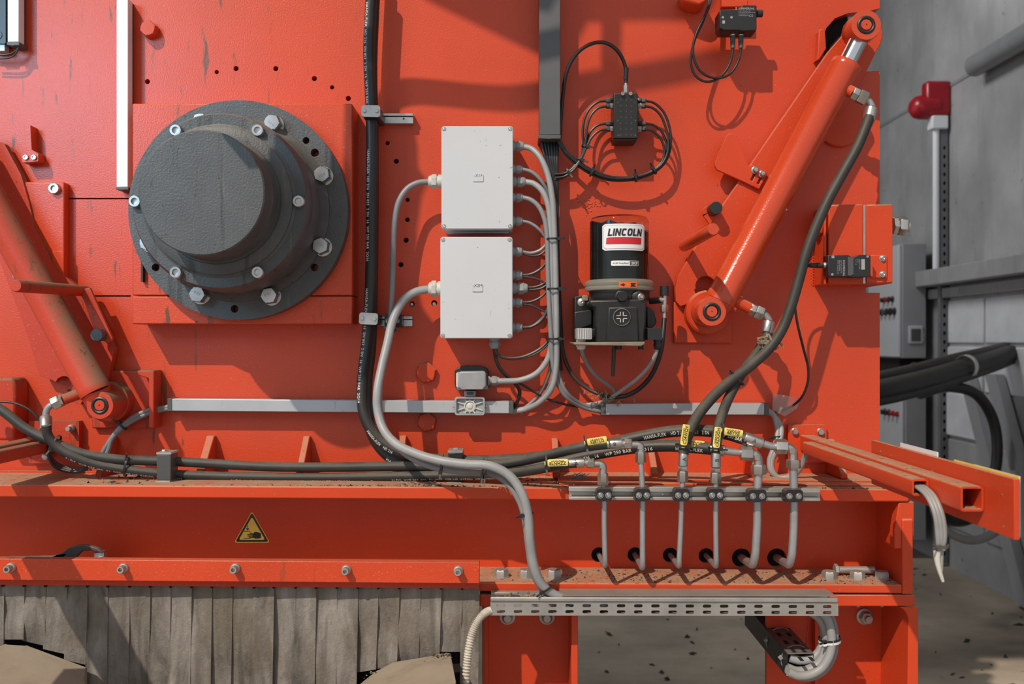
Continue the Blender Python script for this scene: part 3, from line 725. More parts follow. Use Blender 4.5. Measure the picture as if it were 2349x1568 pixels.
tie('black cable tie round the grey cables at the tray rim', 1252, 1350, .255, (.6, 0, -1), .0135, .013)
# harness from the boxes into the middle bundle
hb = 'grey cables of the middle harness'
cable('harness_cable', 'pale thick cable from the topmost gland curving down the harness into the long trunking', [(1200, 336, 0.063), (1219, 341, 0.068), (1240, 362, 0.078), (1257, 402, 0.084), (1267, 455, 0.084), (1271, 520, 0.080), (1274, 600, 0.078), (1276, 690, 0.078), (1277, 770, 0.078), (1275, 850, 0.073), (1264, 893, 0.068), (1238, 922, 0.053), (1205, 938, 0.028), (1176, 944, 0.022)], .05, .0066, M['cable_pale'], hb)
cable('harness_cable', 'thin grey cable from the second gland of the upper box', [(1198, 388, 0.063), (1219, 394, 0.066), (1240, 412, 0.068), (1256, 440, 0.063), (1264, 470, 0.058), (1266, 560, 0.058), (1267, 700, 0.058), (1268, 800, 0.058), (1258, 860, 0.053), (1236, 905, 0.031), (1205, 934, 0.024), (1174, 948, 0.020)], .05, .0042, M['cable'], hb)
cable('harness_cable', 'grey cable from the third, larger gland running down to the open socket', [(1206, 417, 0.063), (1224, 421, 0.068), (1244, 438, 0.074), (1257, 468, 0.076), (1263, 520, 0.076), (1264, 600, 0.074), (1265, 700, 0.073), (1266, 775, 0.073), (1257, 822, 0.068), (1232, 855, 0.063), (1195, 871, 0.058), (1143, 874, 0.056)], .05, .0068, M['cable_pale'], hb)
cable('harness_cable', 'grey cable from the fourth gland of the upper box joining the harness front', [(1199, 453, 0.063), (1217, 458, 0.068), (1236, 474, 0.073), (1249, 502, 0.076), (1255, 540, 0.078), (1257, 620, 0.078), (1260, 700, 0.078), (1264, 770, 0.078), (1268, 830, 0.073), (1278, 875, 0.063), (1300, 910, 0.053), (1340, 934, 0.028), (1384, 944, 0.022)], .05, .0056, M['cable'], hb)
cable('harness_cable', 'thin grey cable from the lowest gland of the upper box', [(1198, 507, 0.063), (1215, 511, 0.066), (1236, 525, 0.068), (1252, 546, 0.064), (1259, 575, 0.056), (1261, 660, 0.054), (1264, 780, 0.052)], .05, .0037, M['cable'], hb)
thin = [('brown thin wire pair member dipping from the first gland of the lower box', [(1198, 577), (1218, 580), (1238, 574), (1253, 560), (1260, 540)], M['cable'], .0036),
        ('dark thin wire under the first gland of the lower box', [(1198, 580), (1216, 586), (1238, 584), (1255, 570), (1262, 552)], M['cable_dark'], .0024),
        ('dark wire rising from the second gland of the lower box', [(1198, 631), (1216, 629), (1238, 618), (1254, 600), (1262, 578)], M['cable_dark'], .0034),
        ('thin wire drooping from the second gland of the lower box', [(1198, 634), (1216, 636), (1240, 643), (1256, 656), (1262, 680)], M['cable_dark'], .0026),
        ('dark wire from the large gland of the lower box, upper of two', [(1209, 659), (1226, 658), (1244, 652), (1258, 638), (1264, 618)], M['cable_dark'], .0027),
        ('dark wire from the large gland of the lower box, lower of two', [(1209, 664), (1226, 664), (1246, 659), (1260, 645), (1266, 624)], M['cable_dark'], .0027),
        ('dark wire rising from the fourth gland of the lower box', [(1198, 693), (1216, 692), (1238, 683), (1254, 668), (1263, 646)], M['cable_dark'], .0029),
        ('thin wire drooping from the fourth gland of the lower box', [(1198, 697), (1218, 700), (1240, 710), (1254, 718), (1263, 735)], M['cable_dark'], .0024),
        ('dark wire rising from the lowest gland of the lower box', [(1198, 751), (1218, 749), (1240, 736), (1254, 716), (1262, 690)], M['cable_dark'], .0036),
        ('dark wire under the lowest gland of the lower box', [(1198, 752), (1222, 746), (1245, 726), (1258, 700), (1264, 676)], M['cable_dark'], .0024),
        ('dark wire from the bottom gland rising to the harness', [(1136, 797), (1140, 811), (1160, 820), (1195, 819), (1230, 805), (1252, 788), (1264, 770)], M['cable_dark'], .0034),
        ('second dark wire beside the one from the bottom gland', [(1138, 797), (1144, 815), (1165, 823), (1200, 821), (1234, 808), (1256, 790), (1266, 776)], M['cable_dark'], .0022),
        ('black wire from the bottom gland falling behind the socket plug into the trunking', [(1134, 797), (1138, 825), (1152, 852), (1178, 875), (1192, 897), (1186, 922), (1174, 940)], M['black_cable'], .0042),
        ('thin black wire from the bottom gland crossing under the harness to the shorter trunking', [(1136, 797), (1142, 832), (1165, 862), (1205, 886), (1250, 912), (1300, 928), (1345, 934), (1384, 938)], M['black_cable'], .0026)]
for l, p, m_, r in thin: cable('wire', l, p, (.062, .066) if 'trunking' not in l else (.062, .02), r, m_, 'thin wires of the lower junction box', 8)
cable('harness_cable', 'grey cable leaving the harness foot toward the shorter trunking, upper of two', [(1270, 560, 0.063), (1272, 700, 0.063), (1274, 800, 0.063), (1281, 856, 0.063), (1300, 900, 0.058), (1338, 928, 0.031), (1384, 936, 0.022)], .05, .0046, M['cable'], hb)
cable('harness_cable', 'thin grey cable of the harness ending at the long trunking beside the pale one', [(1266, 600, 0.068), (1268, 780, 0.068), (1270, 850, 0.063), (1255, 895, 0.053), (1225, 928, 0.028), (1176, 940, 0.018)], .05, .0038, M['cable'], hb)
for y, l in ((549, 'topmost'), (663, 'middle'), (777, 'lowest')):
    tie('black cable tie round the vertical grey harness, ' + l + ' of three', 1268 if y < 600 else 1270, y, .070, (0, 0, 1), .0165, .022)
# black lines out of the dark trunking
hg = 'black lines below the dark trunking'
xs = [(1243, 1262), (1250, 1266), (1257, 1270), (1264, 1272), (1271, 1275), (1278, 1278)]
for i, (a, b) in enumerate(xs):
    cable('lubrication_line', 'thin black line below the dark trunking, %s of six counted from the boxes' % ['first', 'second', 'third', 'fourth', 'fifth', 'sixth'][i], [(a, 300, .03), (a + 1, 330, .036), (a + (b - a) * .45, 368, .042), (b, 415, .042), (b + 1, 500, .038), (b + 3, 650, .035), (b + 4, 800, .02), (b + 10, 850, .02)], .03, .0036, M['black_cable'], hg, 8)
# ================================================================== grease distributor
t = thing('grease_distributor', 'black perforated grease distributor block with silver inlet on top', 'distributor', U(1435, 320, .035))
MB().pbox(1408, 214, 1463, 317, .074, .012).build('block', M['black_metal'], t, .0015)
MB().pbox(1409, 318, 1461, 322, .07, .012).build('rear_plate', M['black_metal'], t, .001)
m = MB()
for iy in range(7):
    for ix in range(3):
        m.lathe(U(1423 + 12.5 * ix, 228 + 13.4 * iy, .0741), Y_, [(.0022, 0), (.0022, .0002), (.0012, -.0004), (0, -.0006)], 8, cap0=False)
for x, y in ((1416, 234), (1416, 275), (1418, 309), (1455, 234), (1456, 275), (1456, 309)): m.lathe(U(x, y, .0741), Y_, [(.0028, 0), (.0028, .0002), (.0014, -.0005), (0, -.0007)], 8, cap0=False)
o = m.build('dimples', M['mid_plastic'], t); o['kind'] = 'stuff'
for x in (1428, 1446): socket_screw(t, U(x, 216, .074), Y_, .0042, .006, M['zinc'])
MB().hexh(U(1435.5, 214, .045), U(1435.5, 196, .045), RR(7), .3).build('inlet_nut', M['zinc'], t)
MB().cyl(U(1435.5, 197, .045), U(1435.5, 186, .045), RR(3.2)).build('inlet_stem', M['zinc_dull'], t)
for sx, x0, x1 in ((-1, 1409, 1390), (1, 1462, 1481)):
    for y in (231, 243, 283, 296):
        p0 = U(x0, y, .045); p1 = U((x0 + x1) / 2, y, .045); p2 = U(x1, y, .045)
        q = MB().hexh(p0, p1, RR(6.5), .2).build('line_fitting', M['zinc_dull'] if y in (243, 296) else M['black_metal'], t)
        MB().hexh(p1, p2, RR(6.2), .5).build('union_nut', M['mid_plastic'], q)
    for y in (256, 270): MB().lathe(U(x0, y, .045), (sx, 0, 0), [(RR(4), 0), (RR(4), .003), (RR(3), .004)], 10).build('plug', M['mid_plastic'], t)
lg = 'grease lines of the distributor'
cable('grease_line', 'black grease hose arching from the dark trunking to the silver inlet of the distributor', [(1284, 318, .03), (1287, 270, .035), (1291, 220, .045), (1300, 165, .06), (1322, 124, .07), (1355, 101, .075), (1388, 98, .075), (1415, 115, .065), (1431, 142, .052), (1436, 165, .046), (1435.5, 190, .045)], .05, .0042, M['black_cable'], lg)
o = MB().cyl(U(1437, 155, .048), U(1435.5, 182, .045), RR(5.2)).build('hose_sleeve', M['black_plastic'])
tag(o, 'black rubber sleeve at the end of the grease hose above the distributor', 'sleeve')
L4 = [('first', [(1392, 231), (1372, 234), (1352, 250), (1341, 272), (1337, 300), (1338, 330), (1334, 358), (1316, 388), (1290, 408), (1272, 412)]),
      ('second', [(1392, 243), (1372, 248), (1356, 264), (1347, 290), (1344, 318), (1338, 350), (1322, 382), (1296, 404), (1274, 408)]),
      ('third', [(1392, 283), (1372, 287), (1356, 300), (1345, 325), (1336, 352), (1318, 380), (1294, 400), (1274, 404)]),
      ('fourth', [(1392, 296), (1374, 300), (1358, 314), (1346, 336), (1334, 362), (1316, 384), (1296, 397), (1272, 400)])]
for nm, p in L4: cable('grease_line', 'black grease line on the trunking side of the distributor, %s from above' % nm, p, .045 if nm in ('first', 'third') else .052, .0029, M['black_cable'], lg, 8)
R4 = [('first', [(1479, 231), (1500, 236), (1521, 255), (1534, 285), (1539, 315), (1536, 348), (1522, 377), (1495, 398), (1460, 410), (1425, 414), (1390, 411), (1350, 396), (1316, 372), (1292, 346), (1281, 318)]),
      ('second', [(1479, 243), (1498, 248), (1515, 264), (1527, 292), (1533, 320), (1531, 350), (1518, 376), (1492, 395), (1458, 406), (1424, 410), (1390, 406), (1352, 391), (1318, 368), (1290, 340), (1278, 318)]),
      ('third', [(1479, 283), (1497, 286), (1514, 297), (1525, 316), (1530, 340), (1526, 362), (1510, 383), (1484, 398), (1452, 406), (1420, 407), (1385, 402), (1348, 386), (1316, 364), (1288, 337), (1275, 318)]),
      ('fourth', [(1479, 296), (1496, 300), (1511, 312), (1521, 330), (1524, 350), (1517, 373), (1498, 390), (1470, 402), (1436, 409), (1400, 405), (1362, 392), (1328, 371), (1298, 345), (1282, 318)])]
for i, (nm, p) in enumerate(R4): cable('grease_line', 'black grease line of the long loop round the distributor, %s from above' % nm, p, .045 + .006 * (i % 2), .0029, M['black_cable'], lg, 8)
for x, y, a, l in ((1357, 396, (1, 0, -.45), 'first'), (1458, 408, (1, 0, .15), 'second'), (1500, 391, (1, 0, .7), 'third')):
    tie('black cable tie on the long grease loop, ' + l + ' along it', x, y, .049, a, .0085, .008, side=-1)
for x, y, a, l in ((1343, 336, (-.3, 0, -1), 'upper'), (1331, 366, (-.5, 0, -1), 'middle'), (1303, 394, (-1, 0, -.6), 'lower')):
    tie('black cable tie on the short grease lines, ' + l + ' of three', x, y, .049, a, .008, .008, side=-1)
# ================================================================== open socket outlet
t = thing('socket_outlet', 'grey industrial plug in a black-backed socket with its square lid hanging open below', 'socket', U(1081, 895, .02))
MB().pprism([(1043, 880), (1043, 850), (1050, 842), (1066, 838), (1100, 838), (1116, 843), (1121, 852), (1122, 888), (1118, 894), (1046, 894)], .03, 0).build('back_frame', M['black_plastic'], t, .003)
MB().pprism([(1046, 878), (1120, 876), (1120, 893), (1048, 894)], .036, .02).build('lower_rim', M['grey_plastic'], t, .002)
MB().pprism([(1052, 852), (1110, 851), (1115, 856), (1116, 884), (1110, 893), (1056, 893), (1050, 886)], .075, .025).build('plug_body', M['gland'], t, .004)
MB().pprism([(1046, 856), (1052, 852), (1052, 890), (1046, 886)], .045, .02).build('latch', M['gland_pale'], t, .001)
MB().pbox(1112, 862, 1119, 884, .055, .03).build('latch', M['black_plastic'], t, .001)
gland(t, U(1116, 873, .038), (1, 0, 0), .0105, .031, M['gland'])
MB().pbox(1065, 896, 1091, 909, .05, .012).build('hinge', M['grey_plastic'], t, .0015)
MB().pbox(1071, 899, 1086, 905, .053, .05).build('hinge_pin', M['mid_plastic'], t, .0008)
lid = MB().pprism(rrect(1043, 910, 1112, 952, 6), .049, .046).build('lid', M['grey_plastic'], t)
MB().pprism(rrect(1043, 910, 1112, 952, 6), .058, .049, [list(reversed(rrect(1047, 914, 1108, 948, 4)))]).build('lid_rim', M['grey_plastic'], lid, .0006)
MB().lathe(U(1078, 931, .049), Y_, [(RR(13), 0), (RR(13), .004), (RR(11), .0045), (RR(10.5), .001), (RR(7), .002), (RR(5), .004), (0, .0045)], 24).build('lid_boss', M['gland_pale'], lid)
for k in range(10):
    a = math.radians(18 + 36 * k); ca, sa = math.cos(a), math.sin(a); r1 = min(29 / max(abs(ca), 1e-3), 16 / max(abs(sa), 1e-3))
    MB().obox((U(1078 + 13 * ca, 931 + 13 * sa, .0500) + U(1078 + r1 * ca, 931 + r1 * sa, .0500)) / 2, Vector((ca, 0, -sa)) * RR((r1 - 13) / 2), Vector((sa, 0, ca)) * .0011, (0, .0030, 0)).build('lid_rib', M['gland_pale'], lid)
for x in (1041, 1114): MB().pbox(x - 3, 928, x + 3, 934, .053, .047).build('lid_ear', M['grey_plastic'], lid, .001)
# ================================================================== black hose clamps with rail
def clamp(label, cx, cy, rail, tilt):
    t = thing('hose_clamp', label, 'clamp', U(cx, cy + 14, .05))
    MB().pprism(rotpts(rrect(cx - 20, cy - 13, cx + 20, cy + 14, 6), cx, cy, tilt), .108, .02).build('clamp_body', M['black_plastic'], t, .002)
    pl = MB().pprism(rotpts(rrect(cx - 21.5, cy - 13.5, cx + 21.5, cy + 13.5, 6), cx, cy, tilt), .114, .108).build('cover_plate', M['zinc'], t, .0012)
    for dx in (-14.5, 14):
        x, y = rotpts([(cx + dx, cy)], cx, cy, tilt)[0]
        hex_bolt(t, U(x, y, .114), Y_, .0048, .006, M['zinc'], washer=False, name='clamp_bolt')
    x0, y0, x1, y1 = rail
    h = y1 - y0
    g = MB(); g.pbox(x0, y0, x1, y0 + h * .28, .024, .0); g.pbox(x0, y0 + h * .36, x1, y1, .020, 0)
    g.build('mounting_rail', M['zinc'], t, .0008); MB().pbox(x0, y0 + h * .25, x1, y0 + h * .4, .014, 0).build('rail_slot', M['mid_plastic'], t)
    MB().lathe(U(x1 - 22, y0 + h * .55, .0202), Y_, [(.0022, 0), (.0022, .001), (0, .0012)], 10).build('rail_rivet', M['mid_plastic'], t)
    return t
clamp('upper zinc-plated hose clamp on the black hose, with a short rail', 850.5, 254.5, (868, 259, 948, 283), 1)
t2 = clamp('lower zinc-plated hose clamp on the black hose, beside a small black clamp', 845, 730.5, (868, 725, 946, 748), 3)
t = thing('pipe_clamp', 'small black plastic clamp holding the grey cables on the short rail', 'clamp', U(902, 755, .04))
MB().pprism(rrect(882, 720, 922, 750, 5), .06, .02).build('clamp_body', M['black_plastic'], t, .002)
for x in (889, 912): MB().lathe(U(x, 735, .06), Y_, [(RR(5.5), 0), (RR(5.5), .002), (RR(3), .001), (0, .001)], 14).build('clamp_screw', M['zinc'], t)
# ================================================================== hydraulic hoses
hosep = {}
def hose(name, label, pts, d, r, mat, texts=(), group=None, seg=16):
    P = PX(pts, d); o = MB().tube(P, r, seg, 10).build(name, mat); t = tag(o, label, 'hose', group)
    C = catmull(P, 10); hosep[label] = C
    for (st, q0, q1, h, phi, flip) in texts: hose_text('lettering', st, M['print'], o, C, r, q0, q1, h, phi, flip)
    return o, C
HG = 'hydraulic hoses along the machine side'
T1 = 'HANSA-FLEX  HD 216  EN 853  2 SN  16  WP 250 BAR  2Q16'
hA, cA = hose('hydraulic_hose', 'long black hydraulic hose falling past the hub to the elbow nearest the square tubes',
     [(855, -70, .07), (849, 40, .07), (846, 120, .07), (850, 220, .072), (853, 320, .074), (852, 450, .074), (851, 600, .074), (848, 700, .074), (842, 780, .078), (833, 860, .085), (831, 915, .09), (838, 958, .095), (862, 1000, .10), (905, 1032, .105), (970, 1050, .11), (1060, 1056, .115), (1170, 1054, .12), (1270, 1043, .13), (1370, 1024, .15), (1460, 1003, .165), (1540, 989, .18), (1610, 987, .20), (1665, 994, .225), (1716, 1009, .245)], .1, .0125, M['hose'],
     [(T1, (851, 12), (850, 272), .0062, -.55, False), (T1, (853, 343), (851, 605), .0062, -.52, False), (T1, (850, 665), (831, 925), .0064, -.50, False), ('HANSA-FLEX   HD 216', (850, 982), (908, 1033), .0066, -.42, False), ('HANSA-FLEX', (1145, 1055), (1205, 1050), .0070, -.45, False), ('HANSA-FLEX    HD 216   EN 853   2 SN   16   WP 250 BAR', (1473, 1002), (1706, 1006), .0074, -.22, False)], HG)
hB, cB = hose('hydraulic_hose', 'second black hydraulic hose behind the first, ending at the dusty elbow before it',
     [(862, -70, .045), (853, 150, .045), (856, 320, .045), (855, 600, .045), (853, 700, .045), (850, 800, .05), (842, 870, .055), (842, 930, .06), (850, 985, .065), (875, 1030, .07), (915, 1060, .08), (985, 1070, .09), (1080, 1072, .105), (1180, 1072, .12), (1270, 1060, .14), (1360, 1042, .16), (1450, 1027, .18), (1530, 1022, .20), (1600, 1026, .225), (1632, 1029, .24)], .1, .0125, M['hose'],
     [('HANSA-FLEX  HD 216', (893, 1046), (985, 1070), .0066, -.45, False), ('EN 853   2 SN   16    WP 250 BAR', (1285, 1058), (1452, 1027), .0074, -.25, False), ('2Q16', (1470, 1025), (1500, 1023), .0072, -.3, False), ('HANSA-FLEX', (1549, 1022), (1618, 1028), .0070, -.35, False)], HG)
hC, cC = hose('hydraulic_hose', 'dusty upper hose passing the grimy cylinder foot along the ledge to the S2BTLG tag',
     [(-80, 905, .14), (-5, 935, .14), (60, 983, .14), (120, 1013, .14), (190, 1040, .135), (270, 1053, .125), (340, 1056, .115), (420, 1059, .11), (520, 1065, .11), (620, 1070, .11), (760, 1071, .11), (900, 1069, .11), (1000, 1069, .12), (1100, 1068, .14), (1190, 1058, .17), (1270, 1040, .21), (1340, 1024, .24), (1400, 1017, .245)], .1, .0105, M['hose_grey'], [], HG)
T3 = 'HANSA-FLEX  HD210  EN 853  2SN  10  WP 330 BAR  2Q16'
hD, cD = hose('hydraulic_hose', 'dusty lower hose from the grimy cylinder along the ledge to the lowest tagged elbow',
     [(106, 975, .16), (110, 998, .155), (128, 1022, .15), (165, 1045, .145), (215, 1063, .135), (280, 1075, .125), (345, 1083, .118), (410, 1088, .112), (520, 1092, .11), (640, 1094, .11), (780, 1094, .11), (900, 1092, .115), (1010, 1090, .13), (1110, 1089, .15), (1190, 1083, .19), (1250, 1073, .225), (1295, 1064, .243), (1322, 1061, .245)], .1, .0100, M['hose_grey'],
     [(T3, (422, 1088), (155, 1040), .0056, .85, True), (T3, (800, 1094), (526, 1092), .0056, .85, True), (T3, (1140, 1087), (902, 1092), .0056, .85, True)], HG)
hE, cE = hose('hydraulic_hose', 'black hose from the top cylinder port down to the first upright fitting', [(1994, 268, .13), (1986, 290, .135), (1966, 338, .14), (1935, 394, .145), (1899, 460, .15), (1870, 525, .15), (1848, 585, .15), (1830, 650, .15), (1812, 710, .15), (1793, 757, .15), (1765, 798, .15), (1720, 840, .16), (1672, 876, .175), (1628, 918, .195), (1595, 962, .22), (1576, 1004, .24), (1567, 1040, .245)], .1, .0112, M['hose_grey'], [], HG)
hF, cF = hose('hydraulic_hose', 'black hose from the lower cylinder port down to the second upright fitting', [(1762, 746, .10), (1762, 762, .105), (1750, 788, .115), (1732, 815, .13), (1708, 846, .14), (1688, 880, .155), (1668, 920, .18), (1652, 965, .215), (1644, 1005, .24), (1642, 1040, .245)], .1, .0106, M['hose_grey'], [], HG)
m = MB()
for i in range(60):
    k = random.random(); p = U(1762 + random.gauss(0, 9), 786 + random.gauss(0, 9), .14 + random.uniform(0, .012))
    v = Vector((random.uniform(-1, 1), random.uniform(-.6, .2), random.uniform(-1, 1))).normalized() * random.uniform(.004, .011)
    m.obox(p, v, Vector((0, .0015, 0)), v.cross(Vector((0, 1, 0))).normalized() * .0018)
o = m.build('string_wrapping', M['dirt']); tag(o, 'frayed pale string wrapped where the two cylinder hoses meet', 'string')
tie('black cable tie joining the two cylinder hoses halfway to the fittings', 1690, 868, .163, (-.7, 0, -.75), .020, .014)
tie('black cable tie on the two dusty hoses beside the grimy cylinder', 128, 1016, .142, (1, 0, -.5), .0175, .016, side=1)
tie('black cable tie on the two dusty hoses before the tall grey clamp', 292, 1068, .122, (1, 0, -.2), .0225, .014, side=-1)
# upright clamps on the ledge
for x, y0, y1, d, l, mt in ((376, 1036, 1108, .150, 'tall dark grey plastic clamp holding the two dusty hoses on the ledge', 'mid_plastic'), (1045, 1032, 1112, .135, 'dirt-topped black plastic clamp under the grey cables on the ledge', 'black_plastic')):
    t = thing('hose_clamp', l, 'clamp', U(x, y1, d))
    MB().pbox(x - 17, y0 + 6, x + 16, y1 - 6, d, d - .045).build('clamp_body', M[mt], t, .002)
    MB().pprism([(x - 18, y0 + 1), (x + 17, y0 + 1), (x + 17, y0 + 6), (x - 18, y0 + 6)], d + .001, d - .046).build('cover_plate', M['zinc_dull'], t, .001)
    hex_bolt(t, U(x + 1, y0 + 1, d - .022), (0, 0, 1), .006, .006, M['zinc_dull'], name='clamp_bolt')
    MB().pbox(x - 20, y1 - 6, x + 14, y1, d + .003, d - .05).build('rail_foot', M['zinc_dull'], t, .001)
    MB().pbox(x + 15, y0 + 12, x + 20, y0 + 34, d - .008, d - .03).build('clamp_lug', M[mt], t, .001)
MB_ = None
# ================================================================== pipe rail, six pipes, their clamps and fittings
DP = .245
t = thing('pipe_rail', 'zinc C-rail across the beam edge carrying six black pipe clamps', 'rail', U(1305, 1148, .21))
def rl(x0, x1, y0, y1, df, db): return MB().pprism([(x0, y0), (x1, y0 + 3), (x1, y1 + 3), (x0, y1)], df, db)
rl(1305, 1882, 1116, 1127, .228, .202).build('rail_lip', M['zinc_dull'], t, .001)
rl(1305, 1882, 1139, 1146, .228, .202).build('rail_lip', M['zinc_dull'], t, .001)
rl(1306, 1881, 1127, 1139, .212, .203).build('rail_web', M['zinc_dull'], t)
for x in (1364, 1521): MB().lathe(U(x, 1134, .212), Y_, [(.003, 0), (.003, .001), (0, .0015)], 10).build('rail_rivet', M['zinc'], t)
def tag_label(parent, cx, cy, d, L, Wd, ang, code, flip=False):
    """yellow hose tag: a slightly bowed strip with a black tie, lettered along its length"""
    a = math.radians(ang); R = Vector((math.cos(a), 0, -math.sin(a))); Up = Vector((math.sin(a), 0, math.cos(a)))
    c = U(cx, cy, d); l = RR(L / 2, d); w_ = RR(Wd / 2, d); m = MB(); n = 10; rr_ = .0135
    def mp(u, v):
        th = max(-1.2, min(1.2, v / rr_)); return c + R * u + Up * (rr_ * math.sin(th)) + Y_ * (rr_ * (math.cos(th) - 1) + .0012)
    out = []
    k = l * .72
    prof = [(-l, .45), (-l * .93, .5), (-l * .90, .28), (-k - .002, .28), (-k, .9), (-k + .003, 1), (l - .003, 1), (l - .001, .93), (l, .8)]
    rows = [[mp(u, v * w_ * s_) for v in (-1, -.5, 0, .5, 1)] for u, s_ in prof]
    f = [[m.bm.verts.new(p) for p in r] for r in rows]; b = [[m.bm.verts.new(p + Vector((0, .0012, 0))) for p in r] for r in rows]
    for i in range(len(f) - 1):
        for j in range(4): m.face([f[i][j], f[i + 1][j], f[i + 1][j + 1], f[i][j + 1]]); m.face([b[i][j], b[i][j + 1], b[i + 1][j + 1], b[i + 1][j]])
        for j in (0, 4): m.face([f[i][j], f[i + 1][j], b[i + 1][j], b[i][j]])
    for i in (0, len(f) - 1):
        for j in range(4): m.face([f[i][j], f[i][j + 1], b[i][j + 1], b[i][j]])
    T = m.build('hose_tag', M['yellow_pale'], parent); T['label'] = 'yellow tag'
    sg = -1 if flip else 1
    def mp2(u, v): return mp(u * sg + l * .12, v * sg) + Y_ * .0004
    flat_text('tag_code', code, M['ink'], T, c, R, Up, RR(Wd * .42, d), True, .015, 1.0, None, lambda u, v: mp2(u, v - w_ * .12))
    flat_text('tag_maker', 'HANSA/FLEX', M['ink'], T, c, R, Up, RR(Wd * .2, d), True, .02, 1.1, None, lambda u, v: mp2(u, v + w_ * .52))
    flat_text('tag_small', 'www.hansa-flex.com', M['ink'], T, c, R, Up, RR(Wd * .1, d), True, .0, 1.0, None, lambda u, v: mp2(u, v - w_ * .72))
    zip_tie(parent, c - R * l * .84 + Vector((0, .0125, 0)), R, .0135, .0140, M['black_plastic'], .0035, 'tag_tie')
def elbow(parent, pc, dirA, dirB, LA, LB, r, mat):
    pc = Vector(pc); dirA = Vector(dirA).normalized(); dirB = Vector(dirB).normalized()
    pts = [pc + dirA * LA]
    rad = r * 1.35
    for i in range(7):
        q = i / 6; pts.append(pc + dirA * rad * (1 - q) ** 2 + dirB * rad * q ** 2)
    pts.append(pc + dirB * LB)
    m = MB().tube(pts, r, 14, smooth=False)
    m.obox(pc + (dirA + dirB) * r * .55 + Y_ * r * .62, dirA * r * .62, Y_ * r * .5, dirB * r * .62)
    return m.build('elbow', mat, parent, .0008)
def hexn(parent, a, b, r, mat, name='union_nut', rot=None): return MB().hexh(a, b, r, random.random() if rot is None else rot).build(name, mat, parent)
pipes = [(1386, 1383, 1384, 6.2, 1374, 1272, 1299), (1474, 1470, 1471, 6.6, 1457, 1272, 1304), (1564, 1566, 1566, 6.2, 1538, 1273, 1300), (1642, 1642, 1641, 6.2, 1620, 1274, 1300), (1737, 1740, 1740, 9.6, 1701, 1279, 1297), (1821, 1820, 1820, 9.4, 1782, 1279, 1297)]
names = ['first', 'second', 'third', 'fourth', 'fifth', 'sixth']
pt = []
